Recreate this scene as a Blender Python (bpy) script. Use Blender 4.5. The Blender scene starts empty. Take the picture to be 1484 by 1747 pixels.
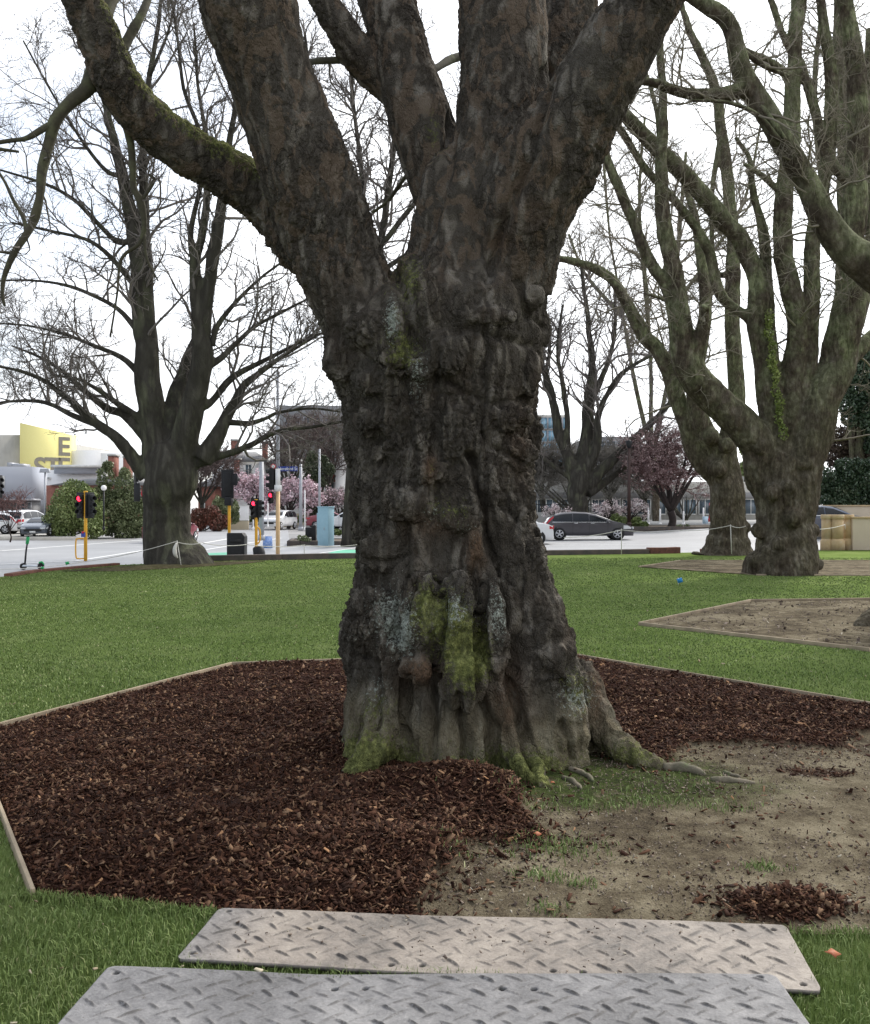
import bpy, math, random
import numpy as np
R = math.radians
rng = np.random.default_rng(7)
random.seed(7)
scene = bpy.context.scene
col = scene.collection
# ------------------------------------------------------------------ camera
F, CX, HZ, CH = 1600.0, 742.0, 865.0, 1.7
cam = bpy.data.cameras.new('camera')
cam.sensor_fit = 'HORIZONTAL'; cam.sensor_width = 36.0
cam.lens = 36.0 * F / 1484.0
cam.shift_y = -8.5 / 1484.0
cam.clip_start = 0.05; cam.clip_end = 3000
camo = bpy.data.objects.new('camera', cam); col.objects.link(camo)
camo.location = (0, 0, CH); camo.rotation_euler = (R(90), 0, 0)
scene.camera = camo
# ------------------------------------------------------------------ world and sun
SUN_EL, SUN_AZ = R(42), R(38)          # azimuth measured from +Y towards +X
sdir = (math.sin(SUN_AZ)*math.cos(SUN_EL), math.cos(SUN_AZ)*math.cos(SUN_EL), math.sin(SUN_EL))
world = bpy.data.worlds.new('World'); scene.world = world; world.use_nodes = True
nt = world.node_tree; nt.nodes.clear()
N = nt.nodes.new; K = nt.links.new
out = N('ShaderNodeOutputWorld'); bg = N('ShaderNodeBackground'); bg.inputs[1].default_value = 0.12
sky = N('ShaderNodeTexSky'); sky.sky_type = 'NISHITA'; sky.sun_disc = False
sky.sun_elevation = SUN_EL; sky.sun_rotation = SUN_AZ
tc = N('ShaderNodeTexCoord')
mp = N('ShaderNodeMapping'); mp.inputs['Scale'].default_value = (1.0, 1.0, 2.6)
K(tc.outputs['Generated'], mp.inputs[0])
no = N('ShaderNodeTexNoise'); no.inputs['Scale'].default_value = 2.3; no.inputs['Detail'].default_value = 7; no.inputs['Roughness'].default_value = .55
K(mp.outputs[0], no.inputs[0])
# cloud cover is thinner to the upper left, dense to the right
dt = N('ShaderNodeVectorMath'); dt.operation = 'DOT_PRODUCT'; dt.inputs[1].default_value = (0.75, 0.1, -0.75)
K(tc.outputs['Generated'], dt.inputs[0])
ad = N('ShaderNodeMath'); ad.operation = 'MULTIPLY_ADD'; ad.inputs[1].default_value = 0.35
K(dt.outputs['Value'], ad.inputs[0]); K(no.outputs[0], ad.inputs[2])
rp = N('ShaderNodeValToRGB'); rp.color_ramp.elements[0].position = 0.27; rp.color_ramp.elements[0].color = (.52,.52,.52,1)
rp.color_ramp.elements[1].position = 0.50; rp.color_ramp.elements[1].color = (.98,.98,.98,1)
K(ad.outputs[0], rp.inputs[0])
# brighter veil of cloud round the hidden sun
gl = N('ShaderNodeVectorMath'); gl.operation = 'DOT_PRODUCT'; gl.inputs[1].default_value = sdir
K(tc.outputs['Generated'], gl.inputs[0])
gm = N('ShaderNodeMapRange'); gm.inputs[1].default_value = 0.2; gm.inputs[2].default_value = 1.0; gm.inputs[3].default_value = 6.3; gm.inputs[4].default_value = 13.0
K(gl.outputs['Value'], gm.inputs[0])
n5 = N('ShaderNodeTexNoise'); n5.inputs['Scale'].default_value = 3.4; n5.inputs['Detail'].default_value = 6; K(mp.outputs[0], n5.inputs[0])
n6 = N('ShaderNodeMapRange'); n6.inputs[1].default_value = .35; n6.inputs[2].default_value = .6; n6.inputs[3].default_value = .74; n6.inputs[4].default_value = 1.05; K(n5.outputs[0], n6.inputs[0])
cc = N('ShaderNodeCombineXYZ')
gx_ = N('ShaderNodeMath'); gx_.operation = 'MULTIPLY'; K(gm.outputs[0], gx_.inputs[0]); K(n6.outputs[0], gx_.inputs[1])
for i, s in enumerate((.965, 0.985, 1.02)):
    m = N('ShaderNodeMath'); m.operation = 'MULTIPLY'; m.inputs[1].default_value = s
    K(gx_.outputs[0], m.inputs[0]); K(m.outputs[0], cc.inputs[i])
mx = N('ShaderNodeMixRGB'); K(rp.outputs[0], mx.inputs[0]); K(sky.outputs[0], mx.inputs[1]); K(cc.outputs[0], mx.inputs[2])
K(mx.outputs[0], bg.inputs[0]); K(bg.outputs[0], out.inputs[0])
sl = bpy.data.lights.new('sun', 'SUN'); sl.energy = 1.9; sl.angle = R(10); sl.color = (1, .95, .87)
so = bpy.data.objects.new('sun', sl); col.objects.link(so)
from mathutils import Vector
so.rotation_euler = Vector(sdir).to_track_quat('Z', 'Y').to_euler()
so.location = (20, 20, 30)
scene.view_settings.view_transform = 'Standard'; scene.view_settings.look = 'None'
scene.view_settings.exposure = 0.80; scene.view_settings.gamma = 1.0
scene.cycles.max_bounces = 6; scene.cycles.diffuse_bounces = 3; scene.cycles.transparent_max_bounces = 6
# ------------------------------------------------------------------ helpers
def P(px, py, d):
    return np.array(((px-CX)*d/F, d, CH-(py-HZ)*d/F))
def G(px, py, z=0.0):
    return P(px, py, (CH-z)*F/(py-HZ))
def roadz(x):
    return np.interp(x, [-8, 8, 14, 22], [-.38, -.08, -.06, .32])
def GR(px, py):                       # point on the sloping street
    d = 30.0
    for _ in range(12):
        x = (px-CX)*d/F; d = (CH-float(roadz(x)))*F/(py-HZ)
    return P(px, py, d)
def tag(o, label=None, cat=None, group=None, kind=None):
    if label: o['label'] = label
    if cat: o['category'] = cat
    if group: o['group'] = group
    if kind: o['kind'] = kind
    return o
def empty(name, loc, label, cat, group=None, rz=0):
    o = bpy.data.objects.new(name, None); col.objects.link(o)
    o.location = tuple(loc); o.rotation_euler = (0, 0, rz); o.empty_display_size = .2
    return tag(o, label, cat, group)
def copy_tree(o, parent=None):
    c = o.copy(); col.objects.link(c); c.parent = parent
    for ch in list(o.children): copy_tree(ch, c)
    return c
def link_mesh(name, me, m, parent=None, smooth=False):
    if m is not None: me.materials.append(m)
    if smooth: me.shade_smooth()
    o = bpy.data.objects.new(name, me); col.objects.link(o)
    if parent is not None:
        o.parent = parent
    return o
def np_mesh(name, V, faces, attrs=None):
    """faces: list of int arrays (n,k)"""
    me = bpy.data.meshes.new(name)
    V = np.asarray(V, np.float32)
    faces = [np.asarray(f, np.int32) for f in faces if len(f)]
    loops = np.concatenate([f.ravel() for f in faces])
    tot = np.concatenate([np.full(len(f), f.shape[1], np.int32) for f in faces])
    st = np.concatenate(([0], np.cumsum(tot)[:-1])).astype(np.int32)
    me.vertices.add(len(V)); me.vertices.foreach_set('co', V.ravel())
    me.loops.add(len(loops)); me.loops.foreach_set('vertex_index', loops)
    me.polygons.add(len(tot)); me.polygons.foreach_set('loop_start', st); me.polygons.foreach_set('loop_total', tot)
    me.update(calc_edges=True)
    for k, v in (attrs or {}).items():
        a = me.attributes.new(k, 'FLOAT', 'POINT'); a.data.foreach_set('value', np.asarray(v, np.float32))
    return me
class MB:
    """collects shapes into one mesh"""
    def __init__(s): s.V = []; s.F = {}; s.n = 0
    def add(s, V, faces):
        V = np.asarray(V, float)
        for f in faces:
            f = np.asarray(f); 
            if f.ndim == 1: f = f[None]
            s.F.setdefault(f.shape[1], []).append(f + s.n)
        s.V.append(V); s.n += len(V); return s
    def box(s, c, size, rz=0, top=None, bev=0):
        sx, sy, sz = [k/2 for k in size]; tx, ty = (top or (1, 1))
        b = [(-sx,-sy,-sz),(sx,-sy,-sz),(sx,sy,-sz),(-sx,sy,-sz),(-sx*tx,-sy*ty,sz),(sx*tx,-sy*ty,sz),(sx*tx,sy*ty,sz),(-sx*tx,sy*ty,sz)]
        V = np.array(b); ca, sa = math.cos(rz), math.sin(rz)
        V = np.c_[V[:,0]*ca-V[:,1]*sa, V[:,0]*sa+V[:,1]*ca, V[:,2]] + np.asarray(c, float)
        return s.add(V, [np.array([[0,3,2,1],[4,5,6,7],[0,1,5,4],[1,2,6,5],[2,3,7,6],[3,0,4,7]])])
    def tube(s, pts, r, n=10, cap=True):
        pts = np.asarray(pts, float); r = np.broadcast_to(np.asarray(r, float), (len(pts),))
        T = np.gradient(pts, axis=0); T /= np.linalg.norm(T, axis=1)[:, None]+1e-9
        up = np.array([0.13, 0.21, 0.97]) if abs(T[0,2]) < .9 else np.array([.97, .1, .2])
        U = np.cross(T, up); U /= np.linalg.norm(U, axis=1)[:, None]+1e-9; W = np.cross(T, U)
        a = np.linspace(0, 2*math.pi, n, endpoint=False)
        V = pts[:,None,:] + r[:,None,None]*(U[:,None,:]*np.cos(a)[None,:,None] + W[:,None,:]*np.sin(a)[None,:,None])
        k = len(pts); i = np.arange(k-1)[:,None]*n; j = np.arange(n)[None,:]; j2 = (j+1) % n
        q = np.stack([i+j, i+j2, i+n+j2, i+n+j], -1).reshape(-1, 4)
        fs = [q]
        V = V.reshape(-1, 3)
        if cap:
            V = np.vstack([V, pts[:1], pts[-1:]]); m = k*n
            jj = np.arange(n); fs.append(np.stack([np.full(n, m), (jj+1) % n, jj], -1))
            fs.append(np.stack([np.full(n, m+1), (k-1)*n+jj, (k-1)*n+(jj+1) % n], -1))
        return s.add(V, fs)
    def cyl(s, a, b, r, r2=None, n=14):
        return s.tube([a, b], [r, r if r2 is None else r2], n)
    def ball(s, c, rad, n=12, m=8):
        rad = np.broadcast_to(np.asarray(rad, float), (3,))
        th = np.linspace(0, math.pi, m+1)[1:-1]; ph = np.linspace(0, 2*math.pi, n, endpoint=False)
        V = np.stack([np.sin(th)[:,None]*np.cos(ph), np.sin(th)[:,None]*np.sin(ph), np.cos(th)[:,None]+0*ph], -1).reshape(-1, 3)
        V = np.vstack([V, [0,0,1], [0,0,-1]])*rad+np.asarray(c, float)
        k = m-1; i = np.arange(k-1)[:,None]*n; j = np.arange(n)[None,:]; j2 = (j+1) % n
        q = np.stack([i+j, i+n+j, i+n+j2, i+j2], -1).reshape(-1, 4); jj = np.arange(n)
        t = np.stack([np.full(n, k*n), jj, (jj+1) % n], -1); b = np.stack([np.full(n, k*n+1), (k-1)*n+(jj+1) % n, (k-1)*n+jj], -1)
        return s.add(V, [q, t, b])
    def prism(s, poly, a0, a1, axis='y'):
        """poly in the plane across axis, extruded from a0 to a1"""
        poly = np.asarray(poly, float); n = len(poly)
        def mk(a):
            if axis == 'y': return np.c_[poly[:,0], np.full(n, a), poly[:,1]]
            if axis == 'x': return np.c_[np.full(n, a), poly[:,0], poly[:,1]]
            return np.c_[poly[:,0], poly[:,1], np.full(n, a)]
        V = np.vstack([mk(a0), mk(a1)]); j = np.arange(n); j2 = (j+1) % n
        return s.add(V, [np.stack([j, j2, j2+n, j+n], -1), j[None, ::-1].copy(), (j+n)[None]])
    def build(s, name, m, parent=None, smooth=False, bevel=0, off=None):
        V = np.vstack(s.V)
        if off is not None: V = V + np.asarray(off)
        me = np_mesh(name, V, [np.vstack(v) for v in s.F.values()])
        o = link_mesh(name, me, m, parent, smooth)
        if bevel:
            b = o.modifiers.new('bevel', 'BEVEL'); b.width = bevel; b.segments = 2; b.limit_method = 'ANGLE'
        return o
# ---- noise in numpy
def _hash(ix, iy, iz, s=0):
    h = (ix.astype(np.int64)*374761393 + iy.astype(np.int64)*668265263 + iz.astype(np.int64)*2147483647 + s*974634777) & 0xffffffff
    h = ((h ^ (h >> 13))*1274126177) & 0xffffffff
    h = ((h ^ (h >> 15))*2246822519) & 0xffffffff
    return ((h ^ (h >> 16)) & 0xffffff)/float(0xffffff)
def vnoise(p, s=0):
    f = np.floor(p); u = p-f; u = u*u*(3-2*u); i = f.astype(np.int64); r = 0
    for a in (0, 1):
        for b in (0, 1):
            for c in (0, 1):
                w = (u[:,0] if a else 1-u[:,0])*(u[:,1] if b else 1-u[:,1])*(u[:,2] if c else 1-u[:,2])
                r = r + w*_hash(i[:,0]+a, i[:,1]+b, i[:,2]+c, s)
    return r*2-1
def fbm(p, o=4, s=0):
    r = 0; a = .5; q = np.asarray(p, float)
    for k in range(o): r = r+a*vnoise(q, s+k); a *= .5; q = q*2.03+7.1
    return r
def fbm2(x, y, sc, o=4, s=0):
    x = np.asarray(x, float); return fbm(np.c_[x.ravel()*sc, np.asarray(y, float).ravel()*sc, np.zeros(x.size)+.37], o, s).reshape(x.shape)
def voro(p, s=0):
    f = np.floor(p).astype(np.int64); F1 = np.full(len(p), 9.); F2 = np.full(len(p), 9.); cell = np.zeros(len(p))
    for a in (-1, 0, 1):
        for b in (-1, 0, 1):
            for c in (-1, 0, 1):
                i, j, k = f[:,0]+a, f[:,1]+b, f[:,2]+c
                d = np.sqrt((i+_hash(i,j,k,s)-p[:,0])**2+(j+_hash(i,j,k,s+1)-p[:,1])**2+(k+_hash(i,j,k,s+2)-p[:,2])**2)
                m = d < F1
                F2 = np.where(m, F1, np.minimum(F2, d)); cell = np.where(m, _hash(i,j,k,s+5), cell); F1 = np.where(m, d, F1)
    return F1, F2, cell
def sstep(a, b, x):
    t = np.clip((x-a)/(b-a), 0, 1); return t*t*(3-2*t)
def inpoly(x, y, poly):
    poly = np.asarray(poly)[:, :2]; r = np.zeros(np.shape(x), bool); n = len(poly)
    for i in range(n):
        x1, y1 = poly[i]; x2, y2 = poly[(i+1) % n]
        c = ((y1 > y) != (y2 > y)) & (x < (x2-x1)*(y-y1)/((y2-y1) if y2 != y1 else 1e-9)+x1); r ^= c
    return r
def dpoly(x, y, poly, closed=True):
    poly = np.asarray(poly)[:, :2]; n = len(poly); D = np.full(np.shape(x), 1e9)
    for i in range(n if closed else n-1):
        a = poly[i]; b = poly[(i+1) % n]; ab = b-a; L = ab@ab+1e-12
        t = np.clip(((x-a[0])*ab[0]+(y-a[1])*ab[1])/L, 0, 1)
        D = np.minimum(D, np.hypot(x-a[0]-t*ab[0], y-a[1]-t*ab[1]))
    return D
def sdpoly(x, y, poly):
    return np.where(inpoly(x, y, poly), 1, -1)*dpoly(x, y, poly)
def smooth_line(pts, k):
    """Catmull-Rom resampling of (n,m) to about k points"""
    p = np.asarray(pts, float); n = len(p)
    if n < 3:
        t = np.linspace(0, 1, k)[:, None]; return p[0]*(1-t)+p[-1]*t
    q = np.vstack([2*p[0]-p[1], p, 2*p[-1]-p[-2]]); t = np.linspace(0, n-1-1e-6, k); i = t.astype(int); u = (t-i)[:, None]
    a, b, c, d = q[i], q[i+1], q[i+2], q[i+3]
    return .5*((2*b)+(-a+c)*u+(2*a-5*b+4*c-d)*u*u+(-a+3*b-3*c+d)*u**3)
def tubes(Pt, Rd, sides=3):
    """N polylines of K points -> verts, quads"""
    Nn, Kk, _ = Pt.shape
    T = np.gradient(Pt, axis=1); T /= np.linalg.norm(T, axis=2)[..., None]+1e-9
    up = np.array([.31, .17, .2]); U = np.cross(T, np.broadcast_to(np.array([.94, .3, .12]), T.shape)); U += 1e-6*up
    U /= np.linalg.norm(U, axis=2)[..., None]+1e-9; W = np.cross(T, U)
    a = np.linspace(0, 2*math.pi, sides, endpoint=False)
    V = Pt[:,:,None,:]+Rd[:,:,None,None]*(U[:,:,None,:]*np.cos(a)[:,None]+W[:,:,None,:]*np.sin(a)[:,None])
    n = np.arange(Nn)[:,None,None]*Kk*sides; k = np.arange(Kk-1)[None,:,None]*sides; j = np.arange(sides)[None,None,:]; j2 = (j+1) % sides
    q = np.stack([n+k+j, n+k+j2, n+k+sides+j2, n+k+sides+j], -1).reshape(-1, 4)
    return V.reshape(-1, 3), q
# ---- materials
def newmat(name):
    m = bpy.data.materials.new(name); m.use_nodes = True; t = m.node_tree
    b = t.nodes['Principled BSDF']; return m, t, b
def c4(c): return (c[0], c[1], c[2], 1)
def ramp(t, stops, src):
    r = t.nodes.new('ShaderNodeValToRGB'); e = r.color_ramp.elements
    while len(e) < len(stops): e.new(.5)
    for i, (p, c) in enumerate(stops): e[i].position = p; e[i].color = c4(c)
    t.links.new(src, r.inputs[0]); return r.outputs[0]
def noise(t, scale, detail=5, rough=.55, sc=(1,1,1), dist=0.0, coord='Object'):
    tcn = t.nodes.new('ShaderNodeTexCoord'); m = t.nodes.new('ShaderNodeMapping'); m.inputs['Scale'].default_value = sc
    t.links.new(tcn.outputs[coord], m.inputs[0]); n = t.nodes.new('ShaderNodeTexNoise')
    n.inputs['Scale'].default_value = scale; n.inputs['Detail'].default_value = detail; n.inputs['Roughness'].default_value = rough; n.inputs['Distortion'].default_value = dist
    t.links.new(m.outputs[0], n.inputs[0]); return n.outputs[0]
def vor(t, scale, sc=(1,1,1), feature='F1', out='Distance'):
    tcn = t.nodes.new('ShaderNodeTexCoord'); m = t.nodes.new('ShaderNodeMapping'); m.inputs['Scale'].default_value = sc
    t.links.new(tcn.outputs['Object'], m.inputs[0]); n = t.nodes.new('ShaderNodeTexVoronoi'); n.feature = feature
    n.inputs['Scale'].default_value = scale; t.links.new(m.outputs[0], n.inputs[0]); return n.outputs[out]
def ridged(t, scale, zs, detail=7):
    tcn = t.nodes.new('ShaderNodeTexCoord'); m = t.nodes.new('ShaderNodeMapping'); m.inputs['Scale'].default_value = (1, 1, zs); t.links.new(tcn.outputs['Object'], m.inputs[0])
    n = t.nodes.new('ShaderNodeTexNoise'); n.noise_type = 'RIDGED_MULTIFRACTAL'; n.inputs['Scale'].default_value = scale; n.inputs['Detail'].default_value = detail; n.inputs['Roughness'].default_value = .7; n.inputs['Distortion'].default_value = .4; n.normalize = True
    t.links.new(m.outputs[0], n.inputs[0]); return n.outputs[0]
def attr(t, name):
    a = t.nodes.new('ShaderNodeAttribute'); a.attribute_name = name; return a.outputs['Fac']
def mathn(t, op, a, b=0.0, c=0.0):
    m = t.nodes.new('ShaderNodeMath'); m.operation = op
    for i, v in enumerate((a, b, c)):
        if isinstance(v, (int, float)): m.inputs[i].default_value = v
        else: t.links.new(v, m.inputs[i])
    return m.outputs[0]
def mapr(t, v, a, b, c=0.0, d=1.0):
    m = t.nodes.new('ShaderNodeMapRange'); m.interpolation_type = 'SMOOTHSTEP'
    for i, k in enumerate((a, b, c, d)): m.inputs[i+1].default_value = k
    t.links.new(v, m.inputs[0]); return m.outputs[0]
def mix(t, f, a, b, mode='MIX'):
    m = t.nodes.new('ShaderNodeMixRGB'); m.blend_type = mode
    for i, v in enumerate((f, a, b)):
        if isinstance(v, (int, float)): m.inputs[i].default_value = v
        elif isinstance(v, tuple): m.inputs[i].default_value = c4(v)
        else: t.links.new(v, m.inputs[i])
    return m.outputs[0]
def bump(t, b, h, strength=.5, dist=.01):
    n = t.nodes.new('ShaderNodeBump'); n.inputs['Strength'].default_value = strength; n.inputs['Distance'].default_value = dist
    t.links.new(h, n.inputs['Height']); t.links.new(n.outputs[0], b.inputs['Normal'])
def pmat(name, c1, c2=None, scale=3, rough=.7, bs=0, bscale=30, bd=.01, spec=.3, metal=0, sc=(1,1,1), c3=None, coat=0):
    m, t, b = newmat(name)
    b.inputs['Roughness'].default_value = rough; b.inputs['Specular IOR Level'].default_value = spec; b.inputs['Metallic'].default_value = metal
    b.inputs['Coat Weight'].default_value = coat
    c2 = c2 or tuple(x*.8 for x in c1)
    st = [(.35, c1), (.65, c2)]
    if c3: st = [(.33, c1), (.5, c2), (.67, c3)]
    t.links.new(ramp(t, st, noise(t, scale, 6, .6, sc)), b.inputs['Base Color'])
    if bs: bump(t, b, noise(t, bscale, 6, .6, sc), bs, bd)
    return m
def emat(name, c, s):
    m, t, b = newmat(name); b.inputs['Base Color'].default_value = c4(c); b.inputs['Emission Color'].default_value = c4(c); b.inputs['Emission Strength'].default_value = s; return m
# ================================================================== ground, street, lawn
# street and ground beyond
m_ground = pmat('ground_paving', (.30,.29,.28), (.22,.215,.21), .25, .75, .2, 8)
xs = np.array([-900,-200,-80,-40,-8,0,8,14,22,40,80,200,900.]); ys = np.array([-60,0,20,37.3,37.5,60,120,300,1500.])
X, Y = np.meshgrid(xs, ys); V = np.c_[X.ravel(), Y.ravel(), (np.where(Y < 37.4, np.minimum(roadz(X), -.08), roadz(X))-.02-.03*(Y < 21)).ravel()]
def gridf(ny, nx):
    i = np.arange(ny-1)[:,None]*nx; j = np.arange(nx-1)[None,:]
    return np.stack([i+j, i+j+1, i+nx+j+1, i+nx+j], -1).reshape(-1, 4)
o = link_mesh('ground', np_mesh('ground', V, [gridf(len(ys), len(xs))]), m_ground); tag(o, kind='structure')
m_road, t, b = newmat('asphalt')
g = noise(t, .35, 5, .6); f = noise(t, 60, 3, .7)
t.links.new(mix(t, .35, ramp(t, [(.3, (.27,.27,.275)), (.7, (.38,.38,.385))], g), ramp(t, [(.3, (.10,.10,.10)), (.75, (.33,.33,.33))], f)), b.inputs['Base Color'])
b.inputs['Roughness'].default_value = .55; bump(t, b, f, .3, .01)
xs = np.array([-120,-8,0,8,120.]); ys = np.array([20, 40, 57, 58.])
xs2 = np.linspace(-120, 120, 25)
def sheet(name, poly, zf, m, dz, kind='structure', label=None):
    V = np.array([(p[0], p[1], float(zf(p[0]))+dz) for p in poly])
    o = link_mesh(name, np_mesh(name, V, [np.arange(len(V))[None]]), m); tag(o, label, kind=kind); return o
X, Y = np.meshgrid(np.array([-120,-8,8,14,22,120.]), np.array([20., 37.3, 37.5, 58.])); Y = Y+np.where((Y > 50) & (X > 0), 8, 0)
o = link_mesh('road', np_mesh('road', np.c_[X.ravel(), Y.ravel(), np.where(Y < 37.4, np.minimum(roadz(X), -.075), roadz(X)).ravel()], [gridf(4, 6)]), m_road); tag(o, kind='structure')
# side street running away from the crossing (left of centre)
V = []
for y in (58., 140.):
    for x in (-19-(y-58)*.18, -9-(y-58)*.16): V.append((x, y, float(roadz(x))+.004))
o = link_mesh('side_street', np_mesh('side_street', V, [np.array([[0,1,3,2]])]), m_road); tag(o, kind='structure')
# painted markings
m_paint = pmat('road_paint', (.80,.80,.78), (.62,.62,.6), 9, .6)
m_green = pmat('green_cycle_paint', (.10,.42,.25), (.14,.48,.32), 5, .6)
def strip(name, a, c, w, m, dz=.008):
    a = np.array(a[:2]); c = np.array(c[:2]); n = c-a; n = n/np.linalg.norm(n); q = np.array([-n[1], n[0]])*w/2
    mb = MB(); k = 6
    L = [a+(c-a)*i/k for i in range(k+1)]
    V = [(p[0]+s*q[0], p[1]+s*q[1], float(roadz(p[0]+s*q[0]))+dz) for p in L for s in (-1, 1)]
    mb.add(V, [np.array([[2*i, 2*i+2, 2*i+3, 2*i+1] for i in range(k)])]); o = mb.build(name, m); tag(o, kind='structure'); return o
strip('road_marking', GR(925,931), GR(1150,930), .14, m_paint)
strip('road_marking', GR(880,926), GR(1040,925), .12, m_paint)
strip('road_marking', GR(0,940), GR(250,921), .3, m_paint)
strip('road_marking', GR(0,963), GR(130,957), .25, m_paint)
strip('road_marking', GR(130,957), GR(330,926), .22, m_paint)
strip('road_marking', GR(330,941), GR(480,918), .22, m_paint)
strip('road_marking', GR(340,928), GR(420,914), .3, m_paint)
strip('road_marking', GR(545,944), GR(620,933), .16, m_paint)
a, c = GR(560,943), GR(640,937)
for nm, pl in (('cycle_lane_paint', [(556,945),(578,938),(700,938),(700,945)]), ('cycle_lane_paint', [(338,951),(352,944),(420,941),(420,950)])):
    sheet(nm, [GR(*p) for p in pl], roadz, m_green, .006)
# pavement and planter kerbs across the street
m_conc = pmat('concrete', (.42,.41,.39), (.33,.32,.30), 1.5, .8, .2, 30)
m_kerbd = pmat('dark_kerb', (.11,.085,.07), (.06,.055,.05), 3, .85, .5, 25, .02)
m_brick = pmat('old_red_brick', (.20,.085,.06), (.10,.05,.04), 8, .9, .5, 30, .02)
# lawn
m_lawn, t, b = newmat('lawn_turf')
g1 = noise(t, .6, 6, .65); g2 = noise(t, 3.1, 5, .65, (1,.5,1)); g3 = noise(t, 90, 5, .8)
base = ramp(t, [(.38, (.120,.172,.048)), (.5, (.172,.232,.070)), (.62, (.25,.295,.115))], mathn(t, 'MULTIPLY_ADD', g1, .6, mathn(t, 'MULTIPLY', g2, .4)))
t.links.new(mix(t, .42, base, ramp(t, [(.3, (.080,.125,.030)), (.55, (.15,.215,.06)), (.75, (.25,.31,.11))], g3)), b.inputs['Base Color'])
b.inputs['Roughness'].default_value = .95; b.inputs['Specular IOR Level'].default_value = .0
bump(t, b, mathn(t, 'ADD', g3, g2), .8, .03)
LAWN = [(-14,-2),(-14,15),(-12.5,20.0)]+[tuple(G(*p)[:2]) for p in ((15,983),(110,970),(200,964),(350,957.5),(610,952.5),(925,947.5),(1155,943))]+[(12.5,36.3),(17.5,37.2),(30,37.2),(30,-2)]
mb = MB(); mb.prism(LAWN, -.5, 0, 'z'); lo = mb.build('lawn', m_lawn); tag(lo, kind='structure')
# beds: outlines on the ground
BED1 = [(-1.74,4.06),(-3.44,6.95),(-2.17,10.0),(1.45,10.75),(2.69,9.2),(3.9,7.7),(5.2,5.9),(3.1,3.72),(1.40,3.72),(-.90,3.88)]
BED2 = [tuple(G(1090,1067)[:2]), tuple(G(1280,1027)[:2]), (10.6,17.4), (12.5,14.0), (9.0,10.9), tuple(G(1484,1112)[:2])]
BED3 = [tuple(G(1090,968)[:2]), tuple(G(1160,957.5)[:2]), (14.5,29.4), (15.8,26), (13.2,23.0), tuple(G(1290,982)[:2])]
BEDL = [tuple(G(*p)[:2]) for p in ((100,975),(200,966.5),(345,959),(455,957),(420,962),(300,970),(200,975))]
BEDS = [BED1, BED2, BED3, BEDL]
SOIL = [tuple(G(*p)[:2]) for p in ((640,1322),(830,1310),(895,1385),(940,1440),(905,1462),(805,1462),(775,1492),(752,1552))]+[(0.0,3.3),(3.6,3.0),(6.2,5.6),(4.2,6.6)]+[tuple(G(*p)[:2]) for p in ((1484,1262),(1440,1288),(1300,1283),(1195,1283),(1120,1322),(980,1270))]
PILE = G(1345,1556)
def mulchmask(x, y):
    s = -sdpoly(x, y, SOIL)+fbm2(x, y, 3.0, 4, 5)*.24
    m = sstep(-.03, .10, s)
    pr = np.hypot((x-PILE[0])/.24, (y-PILE[1])/.15)+fbm2(x, y, 6, 3, 9)*.3
    q = G(1395,1325); pr2 = np.hypot((x-q[0])/.25, (y-q[1])/.12)
    return np.maximum(m, 1-sstep(.7, 1.05, pr)), s, pr, pr2
MOUNDS = [(.02,5.42,.44,.28,.15),(.38,5.22,.30,.25,.09),(-.55,4.95,.5,.3,.07),(-.25,4.45,.45,.22,.10),(-1.25,4.75,.35,.3,.08),(-.9,4.35,.4,.2,.05),(-1.9,6.3,.6,.5,.05),(1.9,8.2,.8,.5,.05),(-1.0,7.6,.9,.4,.05)]
def hbed(x, y):
    m, s, pr, _ = mulchmask(x, y)
    edge = sstep(0, .25, sdpoly(x, y, BED1))
    h = .022+.018*fbm2(x, y, 2.2, 4, 2)+.006*fbm2(x, y, 14, 3, 3)
    th = .035+.028*fbm2(x, y, 1.8, 4, 11)+.03*fbm2(x, y, 6, 4, 13)
    for cx, cy, sx, sy, a in MOUNDS: th = th+a*np.exp(-((x-cx)/sx)**2-((y-cy)/sy)**2)
    for cx, cy, sx, sy in ((-.52,5.92,.20,.22),(-.60,6.15,.25,.3),(.36,5.98,.2,.12)): th = th*(1-.85*np.exp(-((x-cx)/sx)**2-((y-cy)/sy)**2))
    h = h+m*th*np.where(pr < 1.05, 0, 1)
    h = h+.075*np.clip(1-pr, 0, 1)
    # wheel rut worn into the bare soil
    a, c = G(1290,1375), G(960,1500); rut = dpoly(x, y, [a[:2], c[:2]], False)
    h = h-.012*np.exp(-(rut/.06)**2)*(1-m)
    return .006+np.maximum(0, h)*edge
m_soil, t, b = newmat('bare_soil')
g1 = noise(t, 1.3, 6, .6); g2 = noise(t, 7, 6, .65); g3 = noise(t, 90, 4, .7)
soil = ramp(t, [(.40, (.032,.024,.015)), (.46, (.090,.070,.044)), (.52, (.165,.137,.088)), (.59, (.27,.23,.155))], mathn(t, 'MULTIPLY_ADD', g1, .55, mathn(t, 'MULTIPLY', g2, .45)))
soil = mix(t, .30, soil, ramp(t, [(.35, (.035,.025,.017)), (.65, (.33,.28,.20))], g3))
gm_ = mathn(t, 'MULTIPLY', attr(t, 'moss'), mapr(t, noise(t, 5, 5, .7), .28, .5))
soil = mix(t, gm_, soil, ramp(t, [(.35, (.030,.036,.016)), (.7, (.080,.105,.030))], noise(t, 22, 5, .7)))
soil = mix(t, attr(t, 'mulch'), soil, ramp(t, [(.35, (.016,.008,.006)), (.65, (.060,.028,.020))], noise(t, 60, 4, .7)))
t.links.new(soil, b.inputs['Base Color']); b.inputs['Roughness'].default_value = .95; b.inputs['Specular IOR Level'].default_value = .03
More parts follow.
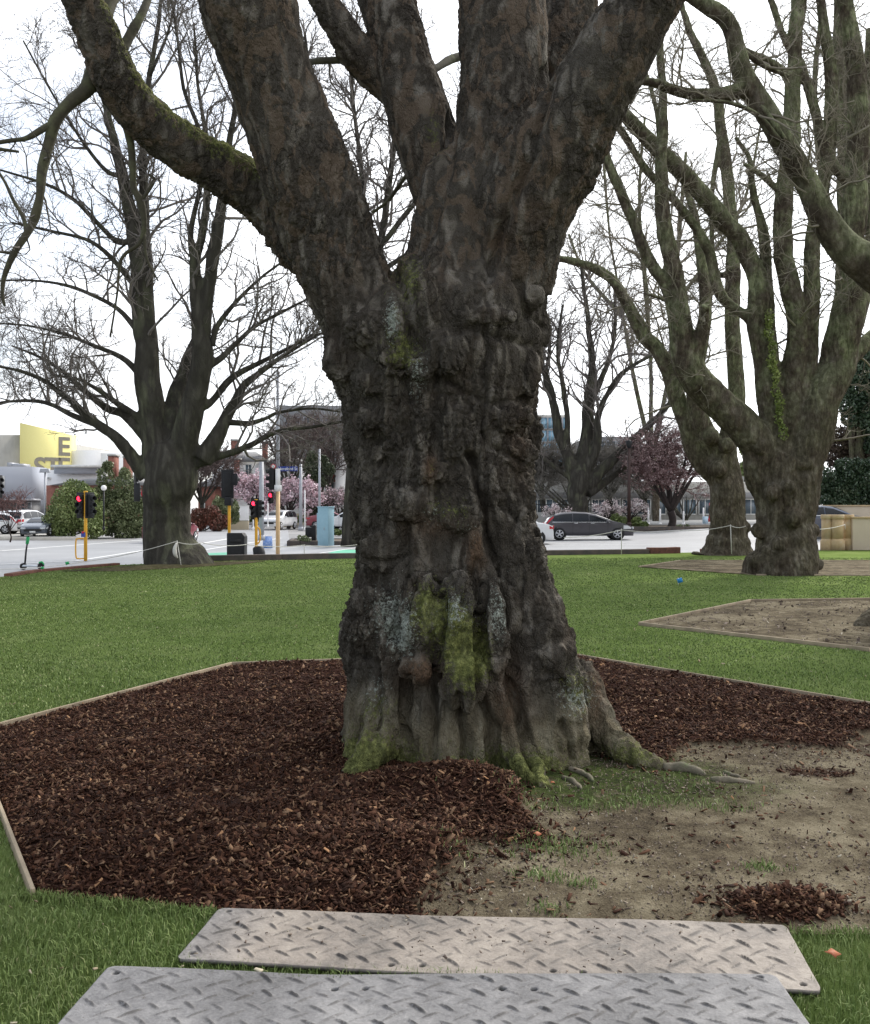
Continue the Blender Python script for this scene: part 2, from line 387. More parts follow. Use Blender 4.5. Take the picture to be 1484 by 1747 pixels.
bump(t, b, mathn(t, 'ADD', g3, mathn(t, 'ADD', g2, noise(t, 28, 5, .75))), .9, .02)
def bed_mesh(name, poly, step, hf, attrsf=None, m=None):
    poly = np.array(poly); x0, y0 = poly.min(0); x1, y1 = poly.max(0)
    nx = int((x1-x0)/step)+2; ny = int((y1-y0)/step)+2
    X, Y = np.meshgrid(np.linspace(x0, x1, nx), np.linspace(y0, y1, ny))
    q = gridf(ny, nx); xf, yf = X.ravel(), Y.ravel()
    sd = sdpoly(xf, yf, poly); keep = (sd[q] > -step*1.2).all(1); q = q[keep]
    # pull outside vertices onto the outline
    outv = sd < 0
    xi, yi = xf.copy(), yf.copy()
    for i in np.where(outv & (sd > -step*2.5))[0]:
        best = None
        for k in range(len(poly)):
            a = poly[k]; c = poly[(k+1) % len(poly)]; ab = c-a; tt = min(1, max(0, ((xf[i]-a[0])*ab[0]+(yf[i]-a[1])*ab[1])/(ab@ab)))
            p = a+ab*tt; d = math.hypot(xf[i]-p[0], yf[i]-p[1])
            if best is None or d < best[0]: best = (d, p)
        xi[i], yi[i] = best[1]
    used = np.unique(q); idx = np.full(nx*ny, -1); idx[used] = np.arange(len(used))
    xi, yi = xi[used], yi[used]; z = hf(xi, yi)
    at = attrsf(xi, yi) if attrsf else {'moss': np.zeros(len(xi)), 'mulch': np.zeros(len(xi))}
    me = np_mesh(name, np.c_[xi, yi, z], [idx[q]], at)
    return link_mesh(name, me, m or m_soil, None, True)
def bed1_attr(x, y):
    m, s, pr, pr2 = mulchmask(x, y)
    q = G(1010,1335); mo = 1-sstep(.55, 1.2, np.hypot((x-q[0])/1.0, (y-q[1])/.62)+.35*fbm2(x, y, 2.5, 3, 21))
    q = G(1180,1350); mo = np.maximum(mo, .8*(1-sstep(.2, 1.0, np.hypot((x-q[0])/.9, (y-q[1])/.4))))
    return {'moss': mo*1.0, 'mulch': np.maximum(m, .8*(1-sstep(.5, 1.2, pr2)))}
o = bed_mesh('soil_bed', BED1, .028, hbed, bed1_attr); tag(o, kind='structure')
def hb2(x, y): return .008+.035*np.clip(fbm2(x, y, 2.0, 4, 31)+.35, 0, 1)*sstep(0, .4, np.minimum(sdpoly(x, y, BED2), 9))
o = bed_mesh('soil_bed', BED2, .12, hb2); tag(o, kind='structure')
o = bed_mesh('soil_bed', BED3, .2, lambda x, y: .008+.03*np.clip(fbm2(x, y, 1.5, 4, 33)+.3, 0, 1)); tag(o, kind='structure')
o = bed_mesh('soil_bed', BEDL, .2, lambda x, y: .010+.10*np.clip(fbm2(x, y, .9, 4, 35)+.35, 0, 1)*sstep(0, .8, sdpoly(x, y, BEDL)), lambda x, y: {'moss': np.full(len(x), .7), 'mulch': np.full(len(x), .35)}); tag(o, kind='structure')
# timber edging boards
m_timber = pmat('weathered_timber', (.40,.32,.22), (.25,.20,.14), 4, .85, .4, 40, .01, sc=(1,1,.3))
def edging(poly, segs, label, h=.05, w=.02, nm='timber_edging'):
    r = empty(nm, (poly[segs[0]][0], poly[segs[0]][1], 0), label, 'garden edging')
    for s in segs:
        a = np.array(poly[s]); c = np.array(poly[(s+1) % len(poly)]); L = np.linalg.norm(c-a); an = math.atan2(c[1]-a[1], c[0]-a[0]); m_ = (a+c)/2-a0(poly, segs)
        MB().box((m_[0], m_[1], h/2-.01), (L-.004, w, h+.02), an).build('board', m_timber, r, bevel=.004)
    return r
def a0(poly, segs): return np.array(poly[segs[0]])
edging(BED1, [0, 1, 2, 3, 4, 5], 'pale timber boards edging the bark mulch bed round the big front tree', .048)
edging(BED2, [0, 1, 5], 'timber boards edging the bare soil bed at the right edge of the lawn', .05, .03)
edging(BED3, [0, 1, 4], 'thin timber boards edging the far soil bed round the multi stemmed tree', .04, .04)
# ---- bark mulch chips
def chip_mesh(name, x, y, zf, lo, hi, m, seed=1, lift=.0, tilt=.5):
    r = np.random.default_rng(seed); n = len(x)
    L = r.uniform(lo, hi, n)*r.choice([.4, .6, .8, 1, 1.1, 1.7], n); W = L*r.uniform(.22, .55, n); H = r.uniform(.002, .005, n)
    yaw = r.uniform(0, 2*math.pi, n); pit = r.normal(0, tilt, n); rol = r.normal(0, tilt, n)
    b8 = np.array([(-1,-1,-1),(1,-.6,-1),(1,.7,-1),(-1,1,-1),(-.8,-1,1),(.9,-.7,1),(1,.6,1),(-.9,.8,1)])*.5
    V = b8[None]*np.stack([L, W, H], -1)[:,None,:]
    cy, sy, cp, sp, cr, sr = np.cos(yaw), np.sin(yaw), np.cos(pit), np.sin(pit), np.cos(rol), np.sin(rol)
    def rot(V, c, s, a, b_):
        q = V.copy(); q[...,a] = V[...,a]*c[:,None]-V[...,b_]*s[:,None]; q[...,b_] = V[...,a]*s[:,None]+V[...,b_]*c[:,None]; return q
    V = rot(V, cr, sr, 1, 2); V = rot(V, cp, sp, 0, 2); V = rot(V, cy, sy, 0, 1)
    z = zf(x, y)+r.uniform(0, .010, n)+lift
    V = V+np.stack([x, y, z], -1)[:,None,:]
    f = np.array([[0,3,2,1],[4,5,6,7],[0,1,5,4],[1,2,6,5],[2,3,7,6],[3,0,4,7]])
    q = (np.arange(n)[:,None,None]*8+f[None]).reshape(-1, 4)
    rr = np.repeat(r.random(n), 8)
    return np_mesh(name, V.reshape(-1, 3), [q], {'rnd': rr})
m_chip, t, b = newmat('bark_chip')
c_ = ramp(t, [(0, (.011,.005,.003)), (.3, (.029,.012,.007)), (.6, (.064,.027,.015)), (.80, (.125,.056,.031)), (.91, (.24,.14,.08)), (.985, (.36,.23,.14)), (1, (.55,.30,.15))], attr(t, 'rnd'))
t.links.new(mix(t, .4, c_, ramp(t, [(.3, (.008,.004,.003)), (.7, (.078,.038,.024))], noise(t, 70, 4, .7))), b.inputs['Base Color'])
b.inputs['Roughness'].default_value = .8; b.inputs['Specular IOR Level'].default_value = .10; bump(t, b, noise(t, 160, 3, .7), .5, .004)
r = np.random.default_rng(3)
cx_, cy_ = [], []
for (y0, y1, dens) in ((3.75, 5.0, 6000), (5.0, 6.2, 4400), (6.2, 8.0, 2900), (8.0, 10.9, 1700)):
    n = int(dens*(y1-y0)*9.0); x = r.uniform(-3.6, 5.4, n); y = r.uniform(y0, y1, n)
    x = x; k = inpoly(x, y, BED1) & (np.abs(x) < y*.52+.25); x, y = x[k], y[k]
    m, s, pr, pr2 = mulchmask(x, y)
    # sparse stray chips on the bare soil, thicker in a few trails
    st = .012+.26*np.clip(fbm2(x, y, 2.4, 4, 41)-.16, 0, 1)+.16*np.exp(-(np.maximum(-s, 0)/.14)**2)+.35*(pr2 < 1)
    k = (r.random(len(x)) < np.maximum(m, st)) & (sdpoly(x, y, BED1) > .03); cx_.append(x[k]); cy_.append(y[k])
    # a second helping on the small pile
    if y0 < 5:
        xx = r.normal(PILE[0], .13, 1500); yy = r.normal(PILE[1], .085, 1500); k = yy > 3.86; cx_.append(xx[k]); cy_.append(yy[k])
x, y = np.concatenate(cx_), np.concatenate(cy_)
o = link_mesh('bark_mulch', chip_mesh('bark_mulch', x, y, hbed, .017, .040, m_chip, 5, 0, .55), m_chip)
tag(o, 'dark brown bark chips spread over the bed round the trunk', kind='stuff')
# crumbs and pebbles on the soil
m_crumb, t, b = newmat('soil_crumb')
t.links.new(ramp(t, [(0, (.06,.04,.03)), (.55, (.16,.12,.09)), (.9, (.27,.22,.16)), (1, (.36,.32,.25))], attr(t, 'rnd')), b.inputs['Base Color']); b.inputs['Roughness'].default_value = .9
n = 75000; x = r.uniform(-.2, 5, n); y = r.uniform(3.75, 7.5, n)
den = np.clip(fbm2(x, y, 1.6, 4, 51)+.45, 0, 1)
k = inpoly(x, y, BED1) & (mulchmask(x, y)[0] < .3) & (r.random(n) < den*.8) & (x < y*.5+.2); x, y = x[k], y[k]
o = link_mesh('soil_crumbs', chip_mesh('soil_crumbs', x, y, hbed, .006, .016, m_crumb, 8, -.004, .8), m_crumb)
tag(o, 'small crumbs and pebbles scattered on the bare soil', kind='stuff')
n = 5000; x = r.uniform(3.0, 11, n); y = r.uniform(11, 17.3, n); k = inpoly(x, y, BED2) & (r.random(n) < np.clip(fbm2(x, y, .8, 4, 55)+.4, 0, 1)); x, y = x[k], y[k]
o = link_mesh('soil_crumbs', chip_mesh('soil_crumbs', x, y, hb2, .02, .06, m_crumb, 9, 0, .6), m_crumb)
tag(o, 'clods and leaf litter on the far right soil bed', kind='stuff')
# ---- grass blades
MAT1 = [(-.895,3.90),(1.403,3.753),(1.338,3.239),(-.956,3.461)]
MAT2 = [(-1.18,3.395),(1.196,3.30),(1.185,2.80),(-1.225,2.80)]
m_grass, t, b = newmat('grass_blade')
gb = ramp(t, [(0, (.085,.132,.036)), (.4, (.150,.212,.062)), (.8, (.225,.285,.10)), (.95, (.30,.35,.14)), (1, (.50,.46,.26))], attr(t, 'rnd'))
t.links.new(mix(t, .35, gb, ramp(t, [(.35, (.095,.150,.038)), (.65, (.205,.26,.085))], noise(t, .9, 4, .6))), b.inputs['Base Color'])
b.inputs['Roughness'].default_value = .55; b.inputs['Specular IOR Level'].default_value = .18; b.inputs['Subsurface Weight'].default_value = 0
def blades(name, x, y, z, h, w, seed, lean=.5):
    r = np.random.default_rng(seed); n = len(x); h = h*r.uniform(.45, 1.25, n); w = w*r.uniform(.7, 1.3, n)
    a = r.uniform(0, 2*math.pi, n); b_ = r.uniform(0, 2*math.pi, n); l = np.abs(r.normal(0, lean, n))+.1
    wx, wy = np.cos(a)*w/2, np.sin(a)*w/2; lx, ly = np.cos(b_)*l*h, np.sin(b_)*l*h
    V = np.empty((n, 5, 3))
    V[:,0] = np.c_[x-wx, y-wy, z-.005]; V[:,1] = np.c_[x+wx, y+wy, z-.005]
    V[:,2] = np.c_[x-wx*.8+lx*.35, y-wy*.8+ly*.35, z+h*.55]; V[:,3] = np.c_[x+wx*.8+lx*.35, y+wy*.8+ly*.35, z+h*.55]
    V[:,4] = np.c_[x+lx, y+ly, z+h*np.clip(1-.35*l, .3, 1)]
    i = np.arange(n)[:,None]*5
    return np_mesh(name, V.reshape(-1, 3), [i+np.array([[0,1,3,2]]), i+np.array([[2,3,4]])], {'rnd': np.repeat(r.random(n), 5)})
gx, gy, gh, gw = [], [], [], []
for (y0, y1) in [(a_, a_*1.12) for a_ in 2.9*1.12**np.arange(21)]:
    ym = (y0+y1)/2; dens = min(17000, 13500*(3.7/ym)**1.85); h = .040-.018*min(1, (ym-3)/9); w = max(.0036, .00105*ym)
    xr = y1*.5+.3; n = int(dens*(y1-y0)*2*xr); x = r.uniform(-xr, xr, n); y = r.uniform(y0, y1, n)
    k = (np.abs(x) < y*.48+.3) & inpoly(x, y, LAWN)
    for bd in BEDS: k &= sdpoly(x, y, bd) < -.012
    k &= ~((sdpoly(x, y, MAT1) > .03)) & ~((sdpoly(x, y, MAT2) > .03))
    x, y = x[k], y[k]; k = r.random(len(x)) < .62+.6*fbm2(x, y, 1.5, 3, 61); x, y = x[k], y[k]
    gx.append(x); gy.append(y); gh.append(np.full(len(x), h)*(1+.5*fbm2(x, y, 5, 3, 63))); gw.append(np.full(len(x), w))
    # ragged longer fringe growing over the front edge of the bed
n = 3000; tt = r.random(n); sd_ = np.array([r.random(n) < .62])[0]; x = np.where(sd_, -1.8+.95*tt, 1.38+1.4*tt); y = np.interp(x, [-1.74,-.9,1.40,3.1], [4.06,3.88,3.72,3.72])-np.abs(r.normal(0, .03, n))+.02
k = sdpoly(x, y, MAT1) < .0; gx.append(x[k]); gy.append(y[k]); gh.append(np.full(k.sum(), .05)); gw.append(np.full(k.sum(), .0036))
x, y = np.concatenate(gx), np.concatenate(gy)
o = link_mesh('grass', blades('grass', x, y, np.zeros(len(x)), np.concatenate(gh), np.concatenate(gw), 4), m_grass)
tag(o, 'short green lawn grass blades', kind='stuff')
# weeds and grass seedlings on the soil
xs_, ys_ = [], []
for (px, py, rx, ry, n) in ((955,1458,.13,.07,420),(930,1505,.07,.04,130),(1040,1385,.16,.05,260),(1110,1375,.10,.04,110),(1230,1385,.12,.05,150),(985,1522,.05,.03,70),(1300,1490,.05,.03,110),(905,1390,.08,.05,90),(1000,1365,.3,.15,160),(1160,1345,.25,.1,120),(935,1560,.05,.03,60),(780,1470,.05,.06,80)):
    q = G(px, py); xs_.append(r.normal(q[0], rx, n)); ys_.append(r.normal(q[1], ry, n))
x, y = np.concatenate(xs_), np.concatenate(ys_)
o = link_mesh('weed_tufts', blades('weed_tufts', x, y, hbed(x, y), .035, .005, 14, .6), m_grass)
tag(o, 'bright green grass seedlings sprouting on the bare soil', kind='stuff')
# fallen leaves
m_leaf = pmat('orange_leaf', (.36,.12,.05), (.26,.08,.035), 30, .6)
def fallen(px, py, s, label, mt, z=.045):
    q = G(px, py, z); mb = MB(); k = 9; a = np.linspace(0, 2*math.pi, k, endpoint=False); rr = s*(1+.35*np.cos(a*5))
    top = np.c_[rr*np.cos(a), rr*.8*np.sin(a), .006*np.sin(a*2)+.004]; V = np.vstack([top, top-[0,0,.0012], [[0,0,.010],[0,0,.0085]]])
    j = np.arange(k); j2 = (j+1) % k
    mb.add(V, [np.stack([np.full(k, 2*k), j, j2], -1), np.stack([np.full(k, 2*k+1), j2+k, j+k], -1), np.stack([j, j+k, j2+k, j2], -1)])
    o = mb.build('fallen_leaf', mt); o.location = q; o.rotation_euler = (R(12), R(8), px % 3); tag(o, label, 'leaf')
fallen(1419,1627,.026,'orange leaf lying in the grass right of the rubber mats', m_leaf, .05)
fallen(943,1336,.018,'orange leaf at the tip of the mossy front root', m_leaf, .05)
fallen(915,1423,.020,'orange leaf on the right foot of the mulch mound', m_leaf, .09)
# ---- rubber ground mats with raised tread
m_mat, t, b = newmat('scuffed_rubber')
n1 = noise(t, 2.2, 6, .6); n2 = noise(t, 14, 6, .7); n3 = noise(t, 80, 5, .7)
warm = attr(t, 'warm')
cA = ramp(t, [(.38, (.115,.095,.075)), (.5, (.245,.20,.158)), (.62, (.38,.32,.255))], mathn(t, 'MULTIPLY_ADD', n1, .55, mathn(t, 'MULTIPLY', n2, .45)))
cB = ramp(t, [(.38, (.068,.070,.076)), (.5, (.140,.143,.152)), (.62, (.25,.25,.255))], mathn(t, 'MULTIPLY_ADD', n1, .55, mathn(t, 'MULTIPLY', n2, .45)))
cm = mix(t, warm, cB, cA)
cm = mix(t, .25, cm, ramp(t, [(.3, (.07,.065,.06)), (.7, (.42,.40,.38))], n3))
dirt = mathn(t, 'MULTIPLY', attr(t, 'lug'), mapr(t, noise(t, 38, 5, .75), .36, .50))
cm = mix(t, mathn(t, 'MULTIPLY', dirt, .95), cm, (.035,.03,.027))
cm = mix(t, mapr(t, noise(t, 26, 6, .85), .60, .66, 0, .85), cm, (.06,.045,.035))
cm = mix(t, attr(t, 'hole'), cm, (.008,.008,.008))
t.links.new(cm, b.inputs['Base Color']); b.inputs['Roughness'].default_value = .6; b.inputs['Specular IOR Level'].default_value = .3
bump(t, b, mathn(t, 'ADD', n3, n2), .5, .006)
def rubber_mat(name, corners, warmv, zf, holes, label, seed):
    A, B_, C_, D_ = [np.array(c) for c in corners]      # far-left, far-right, near-right, near-left
    nx, ny = 520, 130; u, v = np.meshgrid(np.linspace(0, 1, nx), np.linspace(0, 1, ny)); u, v = u.ravel(), v.ravel()
    xy = (A[None]*(1-u)[:,None]+B_[None]*u[:,None])*(1-v)[:,None]+(D_[None]*(1-u)[:,None]+C_[None]*u[:,None])*v[:,None]
    W_ = np.linalg.norm(B_-A); H_ = np.linalg.norm(D_-A); lx, ly = u*W_, v*H_
    rs = np.random.default_rng(seed); sxp, syp = .108, .054; lug = np.zeros(len(u)); hh = np.zeros(len(u))
    row = 0; yy = .045
    while yy < H_-.03:
        k = 0; xx = .05+(sxp/2 if row % 2 else 0)
        while xx < W_-.04:
            ang = R(-40) if (row) % 2 else R(40); ang += rs.normal(0, .13)
            cx, cy = xx+rs.normal(0, .009), yy+rs.normal(0, .006); hl, hw = .043*rs.uniform(.7, 1.15), .0034*rs.uniform(.7, 1.7); wear = rs.uniform(.35, 1)*(1 if row % 2 == 0 else .75)
            dx, dy = lx-cx, ly-cy; near = (np.abs(dx) < .08) & (np.abs(dy) < .08); dx, dy = dx[near], dy[near]
            p = dx*math.cos(ang)+dy*math.sin(ang); q = -dx*math.sin(ang)+dy*math.cos(ang)
            e = np.clip(1-(p/hl)**2, 0, 1); s = np.exp(-(q/(hw*np.sqrt(e)+1e-4))**2)*(e > 0)
            hh[near] = np.maximum(hh[near], .011*wear*s*np.sqrt(e))
            q2 = (q-hw*.8)/(hw*1.25); s2 = np.exp(-q2**2-(p/(hl*1.05))**4)
            lug[near] = np.maximum(lug[near], s2*(.25+.75*wear))
            xx += sxp; k += 1
        yy += syp; row += 1
    hole = np.zeros(len(u))
    for (hx, hy) in holes:
        c = G(hx, hy, .035)[:2]; d = np.hypot(xy[:,0]-c[0], xy[:,1]-c[1]); hole = np.maximum(hole, 1-sstep(.010, .0135, d))
    z = zf(u, v)+hh+.0015*fbm2(xy[:,0], xy[:,1], 8, 4, seed)-.016*hole
    ew = .003*fbm2(xy[:,0], xy[:,1], 12, 3, seed+4); xy = xy+np.c_[ew, ew]*((u < .001) | (u > .999) | (v < .001) | (v > .999))[:,None]
    # rounded corners
    for (cu, cv, P0) in ((0,0,A),(1,0,B_),(1,1,C_),(0,1,D_)):
        rc = .028; ax = np.abs(u-cu)*W_; ay = np.abs(v-cv)*H_; m = (ax < rc) & (ay < rc); dd = np.hypot(rc-ax, rc-ay); f = np.where(m & (dd > rc), rc/np.maximum(dd, 1e-6), 1)
        cc = P0+(np.array([B_-A, A-B_][cu])/W_+np.array([D_-A, A-D_][cv])/H_)*rc
        xy = np.where(m[:,None], cc+(xy-cc)*f[:,None], xy)
    V = np.c_[xy, z]; q = gridf(ny, nx)[:, ::-1]
    per = np.concatenate([np.arange(nx), (np.arange(1, ny)*nx+nx-1), ((ny-1)*nx+np.arange(nx-2, -1, -1)), (np.arange(ny-2, 0, -1)*nx)])
    low = V[per].copy(); low[:,2] = zf(u[per], v[per])-.015; n0 = len(V); V = np.vstack([V, low]); k = len(per); j = np.arange(k); j2 = (j+1) % k
    at = {'lug': np.r_[lug, np.zeros(k)], 'hole': np.r_[hole, np.full(k, .55)], 'warm': np.r_[warmv(u, v), np.full(k, .3)]}
    me = np_mesh(name, V, [q, np.stack([per[j], per[j2], n0+j2, n0+j], -1), (n0+j)[None]], at)
    o = link_mesh(name, me, m_mat, None, True); tag(o, label, 'ground mat')
    return o
rubber_mat('ground_mat', MAT1, lambda u, v: np.clip(.9-1.2*np.clip(.12-u, 0, 1)*4, 0, 1), lambda u, v: .030+.006*np.sin(u*7)*0+.004*np.sin(u*9+1), [(390,1554),(328,1625),(546,1581),(667,1642),(720,1643),(943,1654),(994,1657),(1319,1583),(1370,1676)], 'beige grey tread plate mat lying against the soil bed, partly under the nearer mat', 71)
rubber_mat('ground_mat', MAT2, lambda u, v: .12+.0*u, lambda u, v: .040-.016*np.exp(-((u-.33)/.16)**2)*(1-v)+.016*sstep(.55, .95, u)+.006*v, [(198,1662),(570,1685),(623,1684),(857,1690),(911,1691),(1296,1677)], 'blue grey tread plate mat nearest the viewer, its right corner over the other mat', 73)

# dirt crumbs and stray bark on the mats, litter on the lawn
n = 900; x = r.uniform(-1.2, 1.4, n); y = r.uniform(2.85, 3.9, n); c_m = fbm2(x, y, 3, 3, 95)
k = (sdpoly(x, y, MAT1) > .03) & (sdpoly(x, y, MAT2) < -.02) & (r.random(n) < .25+1.2*c_m)
o = link_mesh('mat_crumbs', chip_mesh('mat_crumbs', x[k], y[k], lambda a, c: .036+0*a, .005, .016, m_crumb, 12, 0, .2), m_crumb)
tag(o, 'crumbs of soil and bark scattered on the beige grey mat', kind='stuff')
m_lit, t, b = newmat('dry_litter'); t.links.new(ramp(t, [(0, (.10,.07,.04)), (.5, (.26,.19,.11)), (1, (.50,.44,.32))], attr(t, 'rnd')), b.inputs['Base Color']); b.inputs['Roughness'].default_value = .9
n = 1100; y = 3.0+27*r.random(n)**1.3; x = (r.random(n)-.5)*(y*1.0+.5); k = inpoly(x, y, LAWN)
for bd in BEDS: k &= sdpoly(x, y, bd) < -.03
k &= (sdpoly(x, y, MAT1) < 0) & (sdpoly(x, y, MAT2) < 0); x, y = x[k], y[k]
o = link_mesh('lawn_litter', chip_mesh('lawn_litter', x, y, lambda a, c: .018+0*a, .008, .024, m_lit, 13, 0, .4), m_lit); tag(o, 'bits of dry leaf and twig lying in the lawn', kind='stuff')
# ================================================================== the big front tree
D0 = 6.7; M0 = D0/F
SIL = [(1345,536,1112),(1320,550,1084),(1300,564,1058),(1250,584,1034),(1200,595,1018),(1150,592,996),(1120,582,984),(1080,579,970),(1040,590,958),(1000,606,946),(950,612,932),(900,607,914),(850,598,910),(800,598,908),(750,594,904),(700,586,910),(650,572,914),(600,556,918),(560,556,924),(520,580,932),(480,656,936),(440,694,944),(400,704,948),(350,708,956),(300,722,965),(260,750,960),(225,800,930),(195,830,900)]
sil = np.array(SIL[::-1], float)
def silc(py): return (np.interp(py, sil[:,0], sil[:,1])+np.interp(py, sil[:,0], sil[:,2]))/2, (np.interp(py, sil[:,0], sil[:,2])-np.interp(py, sil[:,0], sil[:,1]))/2
def dfac(py): return np.interp(py, [300, 500, 900, 1200, 1330], [.62, .78, .92, .86, .80])
def front(px, py):
    c, h = silc(py); u = np.clip((px-c)/h, -.98, .98); return D0-h*M0*dfac(py)*math.sqrt(1-u*u)
mb = MB()
# main trunk loft
ya = np.arange(1350, 190, -18.0); n = 64; a = np.linspace(0, 2*math.pi, n, endpoint=False); Vt = []
for py in ya:
    c, h = silc(py); base = sstep(1080, 1320, np.array(py)); fl = 1+(.03+.05*base)*np.cos(a*7+1.1)+.03*np.cos(a*4+.4+py*.004)
    fl = fl*(1-.02)
    x = (c-CX+h*np.cos(a)*np.where(np.abs(np.cos(a)) > .9, 1, fl))*M0; y = D0+h*M0*dfac(py)*np.sin(a)*fl; Vt.append(np.c_[x, y, np.full(n, CH-(py-HZ)*M0)])
k = len(ya); V = np.vstack(Vt+[Vt[0].mean(0)[None], Vt[-1].mean(0)[None]])
i = np.arange(k-1)[:,None]*n; j = np.arange(n)[None,:]; j2 = (j+1) % n; jj = np.arange(n)
mb.add(V, [np.stack([i+j, i+j2, i+n+j2, i+n+j], -1).reshape(-1, 4), np.stack([np.full(n, k*n), (jj+1) % n, jj], -1), np.stack([np.full(n, k*n+1), (k-1)*n+jj, (k-1)*n+(jj+1) % n], -1)])
def limb(pts, kk=None, n=20, wob=.06, seed=0):
    """pts: (px, py, width px, depth)"""
    q = smooth_line(pts, kk or len(pts)*7); p = np.array([P(*r_[[0,1,3]]) for r_ in q]); rad = q[:,2]*.5*q[:,3]/F
    if wob: rad = rad*(1+wob*fbm(np.c_[np.arange(len(q))*.35+seed*11.3, np.zeros(len(q)), np.zeros(len(q))], 3, seed))
    return p, rad
LIMBS = {
 'L2': [(655,640,150,6.6),(622,540,150,6.6),(573,430,150,6.6),(532,320,158,6.55),(487,200,150,6.5),(450,100,150,6.4),(422,0,160,6.3),(405,-90,150,6.2)],
 'L1': [(560,470,70,6.85),(500,405,84,7.0),(455,345,86,7.05),(400,303,86,7.0),(330,262,84,6.9),(255,208,82,6.75),(200,140,78,6.6),(172,70,74,6.5),(140,0,72,6.4),(110,-80,66,6.3)],
 'C1': [(790,420,120,6.9),(765,330,120,6.95),(728,240,112,7.0),(700,150,104,7.05),(680,80,98,7.1),(659,0,98,7.2),(640,-90,94,7.3)],
 'C1b': [(690,170,60,7.1),(650,130,66,7.1),(612,95,62,7.05),(580,45,54,7.0),(552,0,50,6.95),(530,-70,48,6.9)],
 'C2': [(850,430,190,6.8),(852,330,185,6.75),(858,230,172,6.75),(860,130,156,6.8),(857,30,150,6.85),(855,-90,148,6.9)],
 'C3': [(900,330,90,7.2),(935,220,90,7.4),(960,110,88,7.5),(975,0,88,7.6),(985,-90,84,7.7)],
 'Rr': [(860,480,170,6.65),(885,380,170,6.5),(935,280,165,6.35),(985,195,145,6.2),(1035,110,132,6.05),(1085,25,124,5.95),(1150,-90,118,5.85)],
}
for i_, (k_, pts) in enumerate(LIMBS.items()):
    p, rad = limb(pts, seed=i_+1); mb.tube(p, rad, 28)
# buttress columns and surface roots at the foot
def fr(px, py, w, off=0.0): return (px, py, w, front(px, py)+off)
COLS = [
 [fr(672,1090,70,.10),(668,1180,80,6.22),(655,1250,70,6.12),(626,1300,60,6.0),(590,1352,40,5.84)],
 [fr(640,1120,60,.12),(628,1200,70,6.35),(612,1270,52,6.3),(588,1320,36,6.25)],
 [fr(714,1130,44,.05),(713,1200,44,6.12),(714,1260,42,6.10),(712,1345,46,6.06)],
 [fr(760,1150,40,.06),(760,1220,38,6.12),(763,1270,38,6.10),(768,1345,40,6.06)],
 [fr(800,1130,70,.08),(808,1200,62,6.13),(815,1260,54,6.05),(822,1345,50,5.95)],
 [fr(850,1110,78,.08),(862,1180,74,6.15),(868,1240,62,6.05),(888,1290,50,5.90),(915,1328,34,5.72),(938,1352,18,5.62)],
 [fr(930,1080,90,.12),(945,1160,96,6.25),(955,1230,92,6.20),(965,1300,80,6.15),(975,1345,80,6.12)],
 [fr(985,1140,60,.22),(1005,1195,66,6.45),(1022,1240,58,6.35),(1058,1276,50,6.2),(1098,1300,32,6.08),(1142,1320,14,6.0)],
 [(905,1220,60,6.2),(930,1290,60,6.15),(935,1340,50,6.12)],
 [(850,800,60,6.40),(875,900,72,6.34),(905,1000,86,6.30),(925,1080,92,6.24),(940,1160,92,6.2)],
]
for i_, pts in enumerate(COLS):
    p, rad = limb(pts, wob=.15, seed=30+i_); mb.tube(p, rad, 18)
BUMPS = [(720,1048,36,72,.05),(718,1142,36,30,.06),(778,1070,40,95,.05),(850,1065,40,76,.05),(790,1160,44,58,.05),(700,1000,34,50,.02),(640,1060,50,60,.03),
 (735,805,26,24,.05),(812,938,20,44,.06),(791,885,40,24,.05),(850,712,56,26,.05),(868,775,46,30,.05),(700,860,46,34,.04),(634,653,30,26,.05),(640,720,44,30,.03),(585,610,34,40,.03),(880,860,34,40,.03),(655,770,24,22,.04),
 (898,640,26,44,.03),(905,360,40,30,.07),(841,405,28,26,.06),(895,420,36,44,.06),(820,540,60,20,.05),(900,510,30,24,.06),(700,620,60,30,.02),(760,600,40,40,.02),(925,560,16,30,.02),(1015,1190,24,34,.02),(910,740,16,34,.03),(600,760,16,40,.03),(660,940,50,40,.02),
 (730,520,30,60,.02),(870,290,40,50,.03),(612,880,20,50,.02),(905,930,24,40,.02),(780,740,30,50,.01),(640,560,50,36,.03)]
for (px, py, rx, ry, o_) in BUMPS:
    d = front(px, py)-o_*.35+.03; rx_, ry_ = rx*d/F, ry*d/F; mb.ball(P(px, py, d), (rx_, min(rx_, ry_)*.5+o_*.6, ry_), 20, 14)
V = np.vstack(mb.V); me = np_mesh('tmp', V, [np.vstack(v) for v in mb.F.values()])
tmp = bpy.data.objects.new('tmp', me); col.objects.link(tmp)
m_ = tmp.modifiers.new('r', 'REMESH'); m_.mode = 'VOXEL'; m_.voxel_size = .0092; m_.adaptivity = 0
s_ = tmp.modifiers.new('s', 'SMOOTH'); s_.factor = .5; s_.iterations = 4
dg = bpy.context.evaluated_depsgraph_get(); me = bpy.data.meshes.new_from_object(tmp.evaluated_get(dg)); bpy.data.objects.remove(tmp)
nv = len(me.vertices); co = np.empty(nv*3, np.float32); me.vertices.foreach_get('co', co); co = co.reshape(-1, 3).astype(float)
no_ = np.empty(nv*3, np.float32); me.vertices.foreach_get('normal', no_); no_ = no_.reshape(-1, 3).astype(float)
fac_front = sstep(.05, .5, -no_[:,1])
qx = CX+co[:,0]*F/co[:,1]; qy = HZ+(CH-co[:,2])*F/co[:,1]
lowz = sstep(-.4, 1.9, 3.0-co[:,2])                 # bark gets rougher towards the foot
low = 1-sstep(2.6, 4.6, co[:,2])
